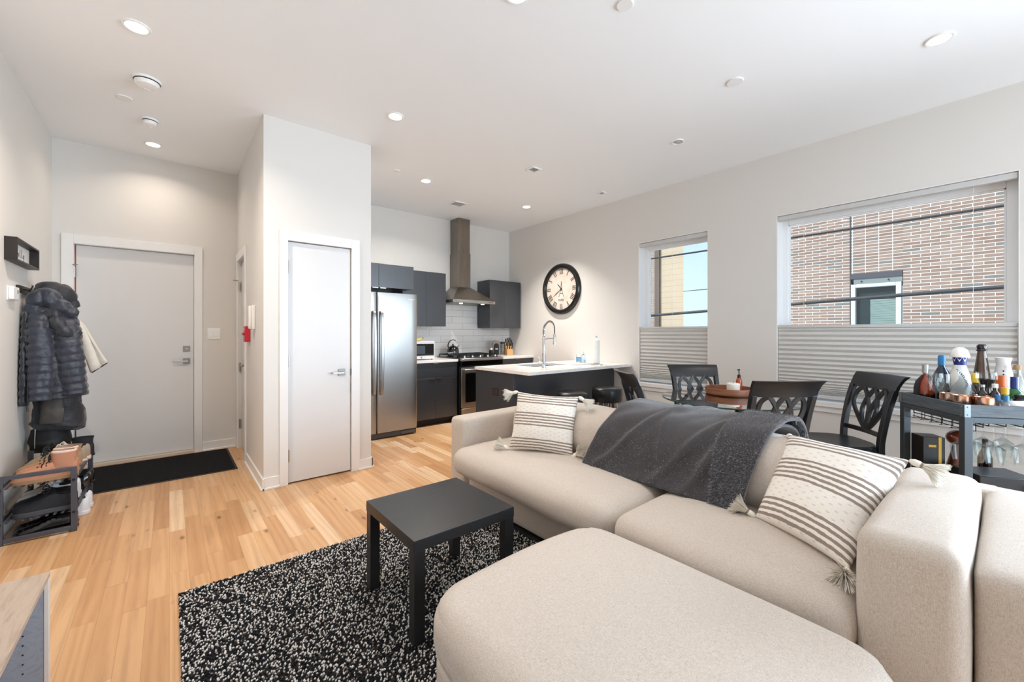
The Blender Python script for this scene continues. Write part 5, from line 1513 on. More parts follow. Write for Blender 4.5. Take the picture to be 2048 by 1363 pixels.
def mug(u, fw_, lab, ang):
    t = thing('copper_mug', lab, 'mug', on_cart(u, fw_, TZ, 0.043), ang, 'polished copper mugs on the bar cart')
    MB().lathe([(0, 0), (0.032, 0), (0.038, 0.008), (0.043, 0.045), (0.041, 0.085), (0.042, 0.090), (0.040, 0.090), (0.039, 0.084), (0.040, 0.045), (0.034, 0.012), (0, 0.006)], 28, cap=False).build('cup', M_copper, t)
    MB().tube(catmull([(0.040, 0, 0.075), (0.062, 0, 0.070), (0.064, 0, 0.040), (0.041, 0, 0.022)], 5), 0.004, 8).build('handle', M_copper, t)
mug(1897, 2.53, 'copper mug nearest the stemmed glasses', VA + 2.2); mug(1922, 2.45, 'copper mug second from the stemmed glasses', VA + 2.4)
mug(1948, 2.37, 'copper mug just behind the cart corner bracket', VA + 3.6); mug(1966, 2.39, 'copper mug farthest right, beside the tiny bottles', VA + 3.9)
# 1 cognac with dark drape
t = bottle('amber cognac bottle in a dark sleeve with silver cap, left end of the cart', 1827, 2.73, [(0, 0), (0.044, 0), (0.047, 0.01), (0.048, 0.10), (0.040, 0.14), (0.018, 0.165), (0.013, 0.18), (0.013, 0.20), (0, 0.20)], G_cognac, [(0.0, 0.195), (0.017, 0.195), (0.017, 0.25), (0.0, 0.25)], M_silver, (0.0475, 0.03, 0.06, *lab_arc), M_dkbottle)
sl = MB(); rr = []
for z, r in ((0.0, 0.054), (0.05, 0.056), (0.10, 0.055), (0.14, 0.046), (0.17, 0.026), (0.182, 0.018)):
    rr.append([Vector((r * (1 + 0.05 * sin(i * 3)) * cos(a), r * (1 + 0.05 * sin(i * 3)) * sin(a), z)) for i, a in ((i, VA + 0.75 + (2 * pi - 1.5) * i / 22) for i in range(23))])
V = [p for r in rr for p in r]; sl.add(V, [(i * 23 + j, i * 23 + j + 1, (i + 1) * 23 + j + 1, (i + 1) * 23 + j) for i in range(5) for j in range(22)])
sl.build('sleeve', mat('black_sleeve', '#121114', 0.6), t, recalc=False)
# 4 blue bottle, 5 green behind
bottle('large dark blue bottle with bright blue cap behind the stemmed glasses', 1882, 2.745, [(0, 0), (0.060, 0), (0.064, 0.01), (0.066, 0.08), (0.055, 0.145), (0.034, 0.20), (0.018, 0.235), (0.016, 0.25), (0, 0.25)], G_blue, [(0, 0.245), (0.019, 0.245), (0.019, 0.30), (0.014, 0.312), (0, 0.312)], M_bluecap)
bottle('dark green bottle hidden behind the white ceramic decanter', 1904, 2.79, bp(0.038, 0.17, 0.225, 0.014, 0.27), G_dkgreen)
# 6 white and blue ceramic decanter
t = thing('ceramic_decanter', 'tall white ceramic decanter with painted blue leaves and round cap', 'bottle', on_cart(1917, 2.63, TZ, 0.05), 0, 'bottles on the bar cart')
MB().lathe([(0, 0), (0.046, 0), (0.048, 0.01), (0.040, 0.06), (0.046, 0.10), (0.051, 0.14), (0.046, 0.19), (0.033, 0.235), (0.026, 0.258), (0, 0.258)], 32, cap=False).build('body', M_ceram, t)
MB().lathe([(0.0265, 0.252), (0.027, 0.256), (0.034, 0.305), (0.0, 0.306)], 28, cap=False).build('blue_collar', M_navy, t)
MB().lathe([(0.0, 0.305), (0.046, 0.305), (0.046, 0.311), (0.043, 0.325), (0.034, 0.352), (0.018, 0.366), (0, 0.370)], 28, cap=False).build('cap', M_ceram, t)
tr = MB()
for k in range(8):
    a = 2 * pi * k / 8; V = []
    for i, (da, z) in enumerate(((-0.39, 0.3052), (0.39, 0.3052), (0.0, 0.276))):
        r = 0.0275 + (z - 0.256) / 0.049 * 0.0066 + 0.0008; V.append((r * cos(a + da), r * sin(a + da), z))
    tr.add(V, [(0, 1, 2)])
tr.build('white_points', M_ceram, t, sharp=0)
def drad(z): return interp([(0, 0.046), (0.06, 0.040), (0.10, 0.046), (0.14, 0.051), (0.19, 0.046), (0.235, 0.033), (0.258, 0.026)], z) + 0.0012
lf = MB()
for k in range(26):
    u_ = k / 25; z = 0.225 - 0.12 * u_; a = VA - 0.5 + 0.9 * sin(u_ * 2.2) + (0.07 if k % 2 else -0.07)
    r = drad(z); c_ = Vector((r * cos(a), r * sin(a), z)); tx = Vector((-sin(a), cos(a), 0)) * 0.004; tz = Vector((0, 0, 0.0055))
    lf.add([c_ - tx, c_ - tz * 0.6, c_ + tx + tz * 0.5, c_ + tz], [(0, 1, 2, 3)])
for k in range(18):
    a = 2 * pi * k / 18; z = 0.035 + 0.012 * (k % 2); r = drad(z); c_ = Vector((r * cos(a), r * sin(a), z)); tx = Vector((-sin(a), cos(a), 0)) * 0.005
    lf.add([c_ - tx, c_ - Vector((0, 0, 0.005)), c_ + tx, c_ + Vector((0, 0, 0.005))], [(0, 1, 2, 3)])
lf.build('painted_leaves', M_navy, t, sharp=0, recalc=False)
# 7 square clear bottle
bottle('clear square shouldered bottle with round stopper in front of the decanter', 1938, 2.50, [(0, 0), (0.052, 0), (0.056, 0.008), (0.056, 0.10), (0.048, 0.125), (0.022, 0.165), (0.017, 0.18), (0.017, 0.20), (0, 0.20)], pane_mat('thick_clear_glass', '#EEF3F3', 0.22), [(0, 0.197), (0.022, 0.197), (0.024, 0.215), (0.018, 0.25), (0, 0.254)], G_clear, (0.0575, 0.02, 0.085, VA - 0.55, VA + 0.55), M_paper, sq=lambda z: 1.0 if z < 0.12 else 0.0, rz=0)
bottle('tall slender brown glass bottle with dark stopper, the tallest on the cart', 1963, 2.71, [(0, 0), (0.042, 0), (0.045, 0.01), (0.046, 0.09), (0.040, 0.17), (0.031, 0.25), (0.022, 0.32), (0.020, 0.345), (0, 0.345)], G_brown, [(0, 0.340), (0.026, 0.340), (0.027, 0.346), (0.022, 0.352), (0.024, 0.362), (0.024, 0.376), (0.016, 0.384), (0, 0.385)], M_dkbottle)
t = bottle('frosted white flared carafe bottle right of the tall brown bottle', 1995, 2.665, [(0, 0), (0.040, 0), (0.043, 0.01), (0.045, 0.10), (0.043, 0.18), (0.034, 0.235), (0.030, 0.262), (0.037, 0.295), (0.037, 0.300), (0.03, 0.298), (0, 0.290)], mat('frosted_white_glass', '#EDEDEC', 0.35, var=0.02))
lm = MB()
for k in range(6):
    z = 0.215 - k * 0.022; a = VA - 0.25; r = 0.0462; c_ = Vector((r * cos(a), r * sin(a), z)); tx = Vector((-sin(a), cos(a), 0)) * 0.005
    lm.add([c_ - tx, c_ + Vector((0, 0, -0.004)), c_ + tx + Vector((0, 0, 0.003)), c_ + Vector((0, 0, 0.007)) - tx * 0.5], [(0, 1, 2, 3)])
lm.build('marking', M_black, t, sharp=0, recalc=False)
bottle('bottle with bright yellow neck band between clear and brown bottles', 1950, 2.62, bp(0.034, 0.11, 0.15, 0.014, 0.155), G_clear, [(0, 0.145), (0.018, 0.145), (0.018, 0.202), (0, 0.204)], M_yellowcap)
# 11 glass and steel cocktail measure
t = thing('cocktail_strainer_jar', 'glass jar with flared dark waist and clear lid in front of the brown bottle', 'jar', on_cart(1973, 2.50, TZ, 0.043), 0, 'glassware on the bar cart')
MB().lathe([(0, 0), (0.040, 0), (0.043, 0.02), (0.040, 0.06), (0.026, 0.10), (0.024, 0.13), (0.034, 0.175), (0.038, 0.18), (0, 0.18)], 28, cap=False).build('body', mat('smoked_steel', '#5C5550', 0.15, 0.8), t)
MB().lathe([(0, 0.18), (0.046, 0.18), (0.047, 0.20), (0.044, 0.222), (0.0, 0.224)], 28, cap=False).build('lid', G_clear, t)
bottle('bottle with wide orange top right of the frosted carafe', 2002, 2.545, bp(0.036, 0.10, 0.135, 0.018, 0.14), G_cognac, [(0, 0.130), (0.023, 0.130), (0.023, 0.197), (0, 0.199)], M_orangecap)
bottle('tall clear bottle with cork beside the orange topped bottle', 2017, 2.62, bp(0.032, 0.15, 0.20, 0.016, 0.235), G_clear, [(0, 0.23), (0.017, 0.23), (0.017, 0.258), (0, 0.26)], mat('cork', '#B79468', 0.8))
bottle('squat green bottle with navy cap and yellow label near the right edge', 2029, 2.415, bp(0.037, 0.105, 0.135, 0.014, 0.14), G_green, [(0, 0.135), (0.017, 0.135), (0.017, 0.202), (0, 0.204)], M_navy, (0.0378, 0.02, 0.075, VA - 0.6, VA + 0.6), M_goldlab)
bottle('tiny clear bottle with pale blue cap, left one of the pair by the copper mugs', 1986, 2.365, bp(0.016, 0.05, 0.07, 0.008, 0.075), G_clear, [(0, 0.072), (0.011, 0.072), (0.011, 0.105), (0, 0.106)], M_bluecap, (0.0165, 0.01, 0.045, *lab_arc), M_paper, name='miniature_bottle', n=14)
bottle('tiny clear bottle with pale blue cap, right one of the pair by the copper mugs', 1998, 2.355, bp(0.016, 0.05, 0.07, 0.008, 0.075), G_clear, [(0, 0.072), (0.011, 0.072), (0.011, 0.105), (0, 0.106)], M_bluecap, (0.0165, 0.01, 0.045, *lab_arc), M_paper, name='miniature_bottle', n=14)
bottle('small bottle with yellow screw cap in front of the green bottle', 2010, 2.375, bp(0.021, 0.075, 0.10, 0.011, 0.11), G_dkgreen, [(0, 0.105), (0.016, 0.105), (0.016, 0.143), (0, 0.145)], M_yellowcap, (0.0215, 0.015, 0.06, *lab_arc), M_paper, name='miniature_bottle', n=16)
bottle('small dark bottle with pink label behind the copper mugs', 1966, 2.46, bp(0.024, 0.09, 0.115, 0.010, 0.14), M_dkbottle, [(0, 0.135), (0.012, 0.135), (0.012, 0.15), (0, 0.151)], M_silver, (0.0245, 0.03, 0.07, *lab_arc), mat('pink_label', '#C9877B', 0.6), name='miniature_bottle', n=16)
bottle('small dark bottle with white cap beside the pink labelled one', 1982, 2.45, bp(0.025, 0.09, 0.12, 0.010, 0.14), M_dkbottle, [(0, 0.135), (0.013, 0.135), (0.013, 0.158), (0, 0.16)], M_whiteplastic, (0.0255, 0.03, 0.07, *lab_arc), M_paper, name='miniature_bottle', n=16)
bottle('clear rounded bottle at the right edge of the photo', 2042, 2.55, bp(0.040, 0.16, 0.22, 0.020, 0.28), G_clear)
bottle('dark patterned jar low at the right edge of the photo', 2044, 2.345, [(0, 0), (0.034, 0), (0.036, 0.01), (0.036, 0.075), (0.028, 0.09), (0, 0.09)], M_dkbottle, [(0, 0.088), (0.03, 0.088), (0.03, 0.105), (0, 0.106)], M_black, (0.0368, 0.02, 0.07, *lab_arc), M_paper, name='jar')
# glasses
def wine_glass_prof(h, R, stem):
    return [(0.0, 0.0), (0.033, 0.0), (0.034, 0.002), (0.008, 0.007), (0.0042, 0.015), (0.0042, stem), (0.010, stem + 0.006), (R * 0.75, stem + (h - stem) * 0.25), (R, stem + (h - stem) * 0.5), (R * 0.95, stem + (h - stem) * 0.8), (R * 0.86, h), (R * 0.84, h), (R * 0.93, stem + (h - stem) * 0.8), (R * 0.98, stem + (h - stem) * 0.5), (R * 0.72, stem + (h - stem) * 0.26), (0.004, stem + 0.010), (0.0, stem + 0.010)]
for u, fw_, lab in ((1853, 2.625, 'small clear stemmed glass at the left front of the cart, nearer the cognac'), (1879, 2.545, 'small clear stemmed glass in front of the blue capped bottle')):
    o = MB().lathe(wine_glass_prof(0.205, 0.037, 0.075), 28, cap=False).build('stemmed_glass', G_clear, loc=on_cart(u, fw_, TZ, 0.036)); tag(o, lab, 'glass', 'glassware on the bar cart')
o = MB().lathe([(0, 0), (0.026, 0), (0.028, 0.1), (0.026, 0.1), (0.024, 0.012), (0, 0.012)], 24, cap=False).build('shot_glass', G_clear, loc=on_cart(1866, 2.50)); tag(o, 'short clear tumbler between stemmed glasses and copper mugs', 'glass', 'glassware on the bar cart')
o = MB().lathe([(0, 0), (0.045, 0), (0.05, 0.01), (0.055, 0.078), (0.052, 0.078), (0.046, 0.014), (0, 0.012)], 28, cap=False).build('small_bowl', M_ceram, loc=on_cart(2036, 2.27, TZ, 0.055)); tag(o, 'small white bowl on the cart front at the right edge', 'bowl', 'glassware on the bar cart')
# stemware hanging below the tray
hang = [(0, 0), (0.034, 0), (0.034, -0.003), (0.007, -0.008), (0.0045, -0.018), (0.0045, -0.095), (0.011, -0.104), (0.045, -0.132), (0.040, -0.175), (0.032, -0.222), (0.0307, -0.222), (0.0387, -0.175), (0.0434, -0.133), (0.0095, -0.107), (0, -0.106)]
for u, fw_, lab in ((1910, 2.44, 'hanging wine glass left of the front cart post'), (1950, 2.42, 'hanging wine glass hidden partly by the front cart post'), (1966, 2.52, 'hanging wine glass just right of the front cart post, rear row'),
                    (1977, 2.37, 'hanging wine glass just right of the front cart post, front row'), (2006, 2.50, 'hanging wine glass in the rear row under the green bottle'), (2013, 2.365, 'hanging wine glass in the front row under the green bottle'), (2046, 2.36, 'hanging wine glass cut by the right edge of the photo')):
    o = MB().lathe(hang, 30, cap=False).build('wine_glass', G_clear, loc=on_cart(u, fw_, ct - 0.1255, 0.036)); tag(o, lab, 'wine glass', 'wine glasses hanging under the bar cart')
# lower shelf
t = thing('gift_box', 'black and gold bottle gift box on the lower cart shelf', 'box', on_cart(1842, 2.74, SH, 0.075), VA + pi / 2 + 0.35)
MB().box(-0.058, 0.058, -0.058, 0.058, 0, 0.365).build('box', mat('black_gift_box', '#17110F', 0.35), t, bevel=0.002)
MB().box(0.022, 0.038, -0.0600, -0.0582, 0.0, 0.365).build('gold_stripe', M_goldlab, t)
MB().box(-0.030, 0.010, -0.0595, -0.0582, 0.30, 0.315).build('gold_emblem', M_goldlab, t)
t = thing('decanter', 'brown copper decanter with round stopper behind the front cart post', 'decanter', on_cart(1916, 2.70, SH, 0.092), 0)
M_dec = NT('brown_copper_glass'); M_dec.set(color='#7A3B22', rough=0.12, coat=0.5, metal=0.2); M_dec = M_dec.m
MB().lathe([(0, 0), (0.085, 0), (0.092, 0.015), (0.080, 0.09), (0.055, 0.18), (0.034, 0.27), (0.028, 0.31), (0, 0.31)], 32, cap=False).build('body', M_dec, t)
MB().sphere((0, 0, 0.355), 0.06, 20, 14, (1, 1, 0.85)).build('stopper', M_dec, t)
MB().lathe([(0.024, 0), (0.024, 0.004), (0, 0.004)], 20, Vector((cos(VA) * 0.062, sin(VA) * 0.062, 0.16)), Vector((cos(VA), sin(VA), 0.35)).to_track_quat('Z', 'Y').to_matrix()).build('medallion', M_paper, t)
bottle('tall black bottle standing on the lower shelf behind the wine glasses', 1956, 2.66, bp(0.034, 0.24, 0.30, 0.014, 0.36), M_dkbottle, z=SH)
t = thing('black_box', 'flat black electronic box on the lower cart shelf', 'box', on_cart(1985, 2.46, SH, 0.12), CA)
MB().box(-0.10, 0.10, -0.135, 0.135, 0, 0.21).build('housing', mat('box_black', '#121315', 0.4), t, bevel=0.004)
MB().box(-0.095, 0.095, -0.13, 0.13, 0.21, 0.214).build('top_plate', mat('box_top_grey', '#4B4F54', 0.3), t)
t = thing('glass_jar', 'small glass jar with steel lid on the lower cart shelf', 'jar', on_cart(2024, 2.36, SH, 0.045))
MB().lathe([(0, 0), (0.042, 0), (0.045, 0.01), (0.045, 0.13), (0.036, 0.15), (0, 0.15)], 24, cap=False).build('body', G_clear, t); MB().lathe([(0, 0.15), (0.038, 0.15), (0.038, 0.17), (0, 0.172)], 24, cap=False).build('lid', M_silver, t)
# ------------------------------------------------------------------ entry: mat, shadow box, thermostat
def mat_fibre():
    t = NT('black_ribbed_mat'); c = t.coord(); n = t.noise(c, 240, 2); n2 = t.noise(c, 70, 2)
    t.set(color=t.mix(t.math('MULTIPLY', n, n2), lin('#0B0B0C'), lin('#3A3A3C')), rough=0.95, spec=0.1); t.bump(n, 0.8, 0.006); return t.m
t = thing('door_mat', 'black fibre door mat with dark rubber border before the entry door', 'door mat', (-0.055, 5.10, 0))
MB().box(-0.555, 0.555, -0.445, 0.445, 0.0, 0.006).build('rubber_border', mat('black_rubber', '#2A2622', 0.6), t, bevel=0.002)
MB().box(-0.535, 0.535, -0.425, 0.425, 0.006, 0.011).build('fibre_pad', mat_fibre(), t, bevel=0.002)

M_box = mat('black_brown_frame', '#231D19', 0.45)
t = thing('shadow_box', 'black wooden box frame with a white card high on the left wall', 'picture frame', (XL, 4.472, 1.766))
d = 0.058; L = 0.298; hh = 0.154
for q in ((0, d, -L, L, 0, 0.012), (0, d, -L, L, hh - 0.012, hh), (0, d, -L, -L + 0.012, 0.012, hh - 0.012), (0, d, L - 0.012, L, 0.012, hh - 0.012)): MB().box(*q).build('frame_side', M_box, t, bevel=0.001)
cd = MB().box(0.002, 0.008, -L + 0.012, L - 0.012, 0.012, hh - 0.012).build('card', mat('white_card', '#EFEDE9', 0.7), t)
b = MB()
def scr(p): b.tube([Vector((0.0085, y, z)) for y, z in catmull([(a, e, 0) for a, e in p], 5) and [(q.x, q.y) for q in catmull([(a, e, 0) for a, e in p], 5)]], 0.0016, 5)
for p in ([(-0.20, 0.10), (-0.195, 0.06), (-0.18, 0.085), (-0.165, 0.06)], [(-0.21, 0.082), (-0.17, 0.086)], [(-0.14, 0.06), (-0.12, 0.082), (-0.11, 0.06), (-0.10, 0.04)], [(-0.06, 0.062), (-0.045, 0.085), (-0.03, 0.06), (-0.015, 0.085), (0.0, 0.06)],
          [(0.03, 0.11), (0.028, 0.062), (0.05, 0.06)], [(0.075, 0.115), (0.072, 0.062), (0.09, 0.06)], [(0.12, 0.085), (0.11, 0.065), (0.13, 0.06), (0.135, 0.085), (0.13, 0.04)]): scr(p)
b.build('handwriting', M_ink, cd)
t = thing('thermostat', 'white thermostat on the left wall below the black box frame', 'thermostat', (XL, 4.315, 1.555))
MB().box(0, 0.006, -0.085, 0.085, -0.048, 0.048).build('wall_plate', M_whiteplastic, t, bevel=0.002); h = MB().box(0.006, 0.03, -0.078, 0.06, -0.044, 0.044).build('housing', M_whiteplastic, t, bevel=0.006)
MB().box(0.0301, 0.031, 0.0, 0.035, 0.0, 0.025).build('display', mat('thermostat_lcd', '#A9AFA8', 0.2), h)

# ------------------------------------------------------------------ coats on the wall hooks
t = thing('coat_rack', 'dark wall rail with hooks hidden behind the hanging jackets', 'coat rack', (XL, 4.66, 1.60))
MB().box(0, 0.018, -0.22, 0.30, -0.025, 0.025).build('rail', M_box, t, bevel=0.003)
for y in (-0.12, 0.04, 0.20): MB().tube([(0.018, y, 0.0), (0.05, y, -0.005), (0.062, y, 0.02), (0.062, y, 0.032)], 0.005, 8).build('hook', M_blackmetal, t)

def puffer_mat(name, c1, c2, rough=0.45):
    t = NT(name); c = t.coord(); n = t.noise(c, 5, 3); n2 = t.noise(c, 26, 3)
    t.set(color=t.mix(n, lin(c1), lin(c2)), rough=rough, sheen=0.2); t.bump(n2, 0.55, 0.012); return t.m
M_puffer = puffer_mat('navy_quilted_nylon', '#232834', '#303643')
M_pufferdk = puffer_mat('navy_quilted_side_panel', '#1B1F28', '#252A34')
M_coat = puffer_mat('black_coat_fabric', '#1A1C22', '#24262C', 0.6)
M_brownsleeve = mat('brown_black_sleeve', '#3C3733', 0.6, var=0.2, vscale=20)
def quilted(b, path, rad, pitch, puff, n=28, flat=1.0, seed=0, ax=(1, 0, 0), caps=True, arc=None):
    """loft along a path with quilted ridges every `pitch`; rad(t) -> (rx, ry)"""
    P = catmull(path, 26); m = len(P); s_ = 0; rings = []
    for i, p in enumerate(P):
        if i: s_ += (P[i] - P[i - 1]).length
        tg = (P[min(i + 1, m - 1)] - P[max(i - 1, 0)]).normalized(); a = Vector(ax); a = (a - tg * a.dot(tg)).normalized(); c_ = tg.cross(a)
        rx, ry = rad(i / (m - 1)); q = abs(sin(pi * s_ / pitch)) ** 0.6 * puff - puff * 0.5
        ring = []
        for k in range(n):
            an = 2 * pi * k / n
            w = mnoise.noise(Vector((cos(an) * 2.2 + seed, sin(an) * 2.2, s_ * 9))) * puff * 0.8 + mnoise.noise(Vector((cos(an) * 7, sin(an) * 7 + seed, s_ * 30))) * puff * 0.45
            ring.append(p + a * (rx + q + w) * cos(an) + c_ * (ry + q + w) * sin(an))
        rings.append(ring)
    b.loft(rings, caps)
    return b
t = thing('puffer_jacket', 'navy blue quilted puffer jacket hanging on the left wall', 'jacket', (0, 0, 0))
cy_ = 4.655
def body_r(u): return (interp([(0, 0.05), (0.12, 0.085), (0.3, 0.125), (0.6, 0.145), (1, 0.163)], u), interp([(0, 0.05), (0.12, 0.11), (0.3, 0.16), (0.6, 0.18), (1, 0.19)], u))
quilted(MB(), [(-0.70, cy_, 1.56), (-0.68, cy_, 1.40), (-0.665, cy_, 1.1), (-0.655, cy_, 0.80)], body_r, 0.056, 0.011, 56, seed=1).build('body', M_pufferdk, t, sharp=180)
quilted(MB(), [(-0.735, cy_ - 0.09, 1.46), (-0.725, cy_ - 0.165, 1.30), (-0.715, cy_ - 0.185, 1.05), (-0.718, cy_ - 0.18, 0.80)], lambda u: (interp([(0, 0.045), (0.2, 0.06), (0.6, 0.066), (1, 0.060)], u), interp([(0, 0.04), (0.3, 0.05), (1, 0.05)], u)), 0.054, 0.010, 36, seed=3).build('sleeve', M_puffer, t, sharp=180)
quilted(MB(), [(-0.60, cy_ - 0.09, 1.43), (-0.585, cy_ - 0.155, 1.27), (-0.565, cy_ - 0.165, 1.05), (-0.548, cy_ - 0.16, 0.83)], lambda u: (interp([(0, 0.05), (0.2, 0.065), (0.6, 0.072), (1, 0.062)], u), interp([(0, 0.04), (0.3, 0.05), (1, 0.05)], u)), 0.054, 0.010, 36, seed=5).build('sleeve', M_puffer, t, sharp=180)
# open front edge hanging flat along the wall, with its zipper
b = MB(); quilted(b, [(-0.795, cy_ - 0.10, 1.44), (-0.797, cy_ - 0.145, 1.1), (-0.797, cy_ - 0.155, 0.765)], lambda u: (0.020, 0.05), 0.056, 0.010, 20, seed=7); fr = b.build('front_flap', M_pufferdk, t, sharp=180)
MB().tube([(-0.775, cy_ - 0.185, 1.40), (-0.772, cy_ - 0.21, 1.08), (-0.774, cy_ - 0.215, 0.765)], 0.004, 6).build('zipper', M_blackmetal, fr)
MB().tube([(-0.774, cy_ - 0.217, 0.765), (-0.770, cy_ - 0.222, 0.73)], 0.005, 6).build('zipper_pull', M_black, fr)
# collar and hood gathered at the hook
quilted(MB(), [(-0.765, cy_ - 0.10, 1.40), (-0.755, cy_ - 0.11, 1.50), (-0.71, cy_ - 0.10, 1.565), (-0.64, cy_ - 0.12, 1.50), (-0.575, cy_ - 0.13, 1.445), (-0.53, cy_ - 0.13, 1.432)], lambda u: (interp([(0, 0.034), (0.4, 0.046), (0.75, 0.045), (0.92, 0.03), (1, 0.008)], u), interp([(0, 0.04), (0.5, 0.055), (0.92, 0.034), (1, 0.01)], u)), 0.09, 0.014, 22, seed=9, ax=(0, 1, 0)).build('collar', M_puffer, t, sharp=180)
quilted(MB(), [(-0.655, cy_ - 0.125, 1.46), (-0.635, cy_ - 0.175, 1.38), (-0.60, cy_ - 0.19, 1.30), (-0.555, cy_ - 0.17, 1.265), (-0.525, cy_ - 0.15, 1.30)], lambda u: (interp([(0, 0.03), (0.5, 0.036), (1, 0.022)], u), interp([(0, 0.03), (0.5, 0.038), (1, 0.022)], u)), 0.08, 0.012, 20, seed=11, ax=(0, 1, 0)).build('hood', M_pufferdk, t, sharp=180)
quilted(MB(), [(-0.77, cy_, 1.60), (-0.70, cy_ - 0.02, 1.595), (-0.63, cy_, 1.55), (-0.585, cy_ + 0.02, 1.47)], lambda u: (interp([(0, 0.03), (0.5, 0.05), (1, 0.03)], u), interp([(0, 0.05), (0.5, 0.09), (1, 0.05)], u)), 0.1, 0.012, 22, seed=13, ax=(0, 1, 0)).build('back_yoke', M_coat, t, sharp=180)

t = thing('black_coat', 'long black coat hanging under and below the navy puffer jacket', 'coat', (0, 0, 0))
quilted(MB(), [(-0.655, cy_ + 0.02, 0.93), (-0.655, cy_ + 0.015, 0.75), (-0.65, cy_ + 0.01, 0.62), (-0.66, cy_, 0.545)], lambda u: (interp([(0, 0.10), (0.5, 0.138), (0.85, 0.145), (1, 0.115)], u), interp([(0, 0.09), (0.5, 0.135), (0.85, 0.14), (1, 0.11)], u)), 0.20, 0.014, 36, seed=15).build('body', M_coat, t, sharp=180)
quilted(MB(), [(-0.665, cy_ - 0.12, 0.80), (-0.665, cy_ - 0.14, 0.70), (-0.67, cy_ - 0.135, 0.622)], lambda u: (0.058, 0.022), 0.3, 0.006, 20, seed=17).build('sleeve', M_brownsleeve, t, sharp=60)
t = thing('shoulder_bag', 'black bag hanging lowest on the left wall behind the shoe rack', 'bag', (0, 0, 0))
quilted(MB(), [(-0.70, cy_ + 0.03, 0.56), (-0.70, cy_ + 0.03, 0.46), (-0.715, cy_ + 0.03, 0.39)], lambda u: (interp([(0, 0.10), (0.5, 0.115), (1, 0.09)], u), interp([(0, 0.09), (0.5, 0.12), (1, 0.10)], u)), 0.4, 0.006, 28, seed=19).build('body', mat('black_nylon', '#0E0E12', 0.6), t, sharp=60)
MB().tube([(-0.755, cy_ - 0.10, 0.58), (-0.757, cy_ - 0.105, 0.50), (-0.757, cy_ - 0.105, 0.44)], 0.003, 6).build('drawcord', M_nickel, t)
# cream quilted garment corner sticking out behind
t = thing('cream_scarf', 'cream quilted scarf end poking out behind the navy jacket', 'scarf', (0, 0, 0))
def cream():
    m = NT('cream_quilted_cotton'); c = m.coord(); n = m.noise(c, 30, 3)
    m.set(color=m.mix(n, lin('#D9D2C4'), lin('#E9E4D8')), rough=0.9); m.bump(n, 0.4, 0.006); return m.m
b = MB(); rows = [[Vector((-0.785 + 0.028 * j / 10, 4.86 + 0.01 * sin(j), 1.60 + 0.004 * j)) for j in range(11)], [Vector((-0.72 + 0.035 * j / 10, 4.90 + 0.008 * sin(j), 1.49 + 0.006 * j)) for j in range(11)]]
for i in range(9):
    u = i / 8; A = Vector((-0.60, 4.93, 1.345)).lerp(Vector((-0.50, 4.93, 0.955)), u); B = Vector((-0.545, 4.93, 1.36)).lerp(Vector((-0.405, 4.93, 1.035)), u); row = []
    for j in range(11):
        v = j / 10; row.append(A.lerp(B, v) + Vector((0, 0.008 * sin(v * 9 + u * 3) + 0.006 * abs(sin(u * 12)), 0)))
    rows.append(row)
b.add([p for r in rows for p in r], [(i * 11 + j, i * 11 + j + 1, (i + 1) * 11 + j + 1, (i + 1) * 11 + j) for i in range(10) for j in range(10)])
o = b.build('fabric', cream(), t, sharp=180); md = o.modifiers.new('thickness', 'SOLIDIFY'); md.thickness = 0.018
MB().tube([rows[10][j] + Vector((0, -0.012, -0.004)) for j in range(11)], 0.004, 6).build('dark_hem', M_ink, t)

# ------------------------------------------------------------------ shoe rack and shoes
M_rack = mat('slate_grey_metal', '#4C4F58', 0.45, 0.3, var=0.04)
RX0_, RX1_, RYA, RYB = -0.800, -0.462, 3.872, 4.620
t = thing('shoe_rack', 'grey metal shoe rack full of shoes against the left wall', 'shoe rack', (RX0_, RYA, 0))
w_, l_ = RX1_ - RX0_, RYB - RYA
for y in (0.0, l_ - 0.02):
    f = MB(); f.box(0, 0.028, y, y + 0.02, 0, 0.418); f.box(w_ - 0.028, w_, y, y + 0.02, 0, 0.418); f.box(0.028, w_ - 0.028, y, y + 0.02, 0.394, 0.418); f.box(0.028, w_ - 0.028, y, y + 0.02, 0.012, 0.040)
    fo = f.build('end_frame', M_rack, t, bevel=0.002)
    for z in (0.336, 0.128):
        for x in (0.014, w_ - 0.014): MB().cyl((x, y + (-0.004 if y == 0 else 0.02), z), (x, y + (0.0 if y == 0 else 0.024), z), 0.008, 10).build('bolt', M_black, fo)
for z in (0.330, 0.122):
    s_ = MB(); s_.box(0.004, 0.016, 0.021, l_ - 0.021, z, z + 0.022); s_.box(w_ - 0.016, w_ - 0.004, 0.021, l_ - 0.021, z, z + 0.022)
    for k in range(9): x = 0.035 + k * (w_ - 0.07) / 8; s_.box(x - 0.006, x + 0.006, 0.021, l_ - 0.021, z + 0.004, z + 0.010)
    s_.build('shelf', M_rack, t)

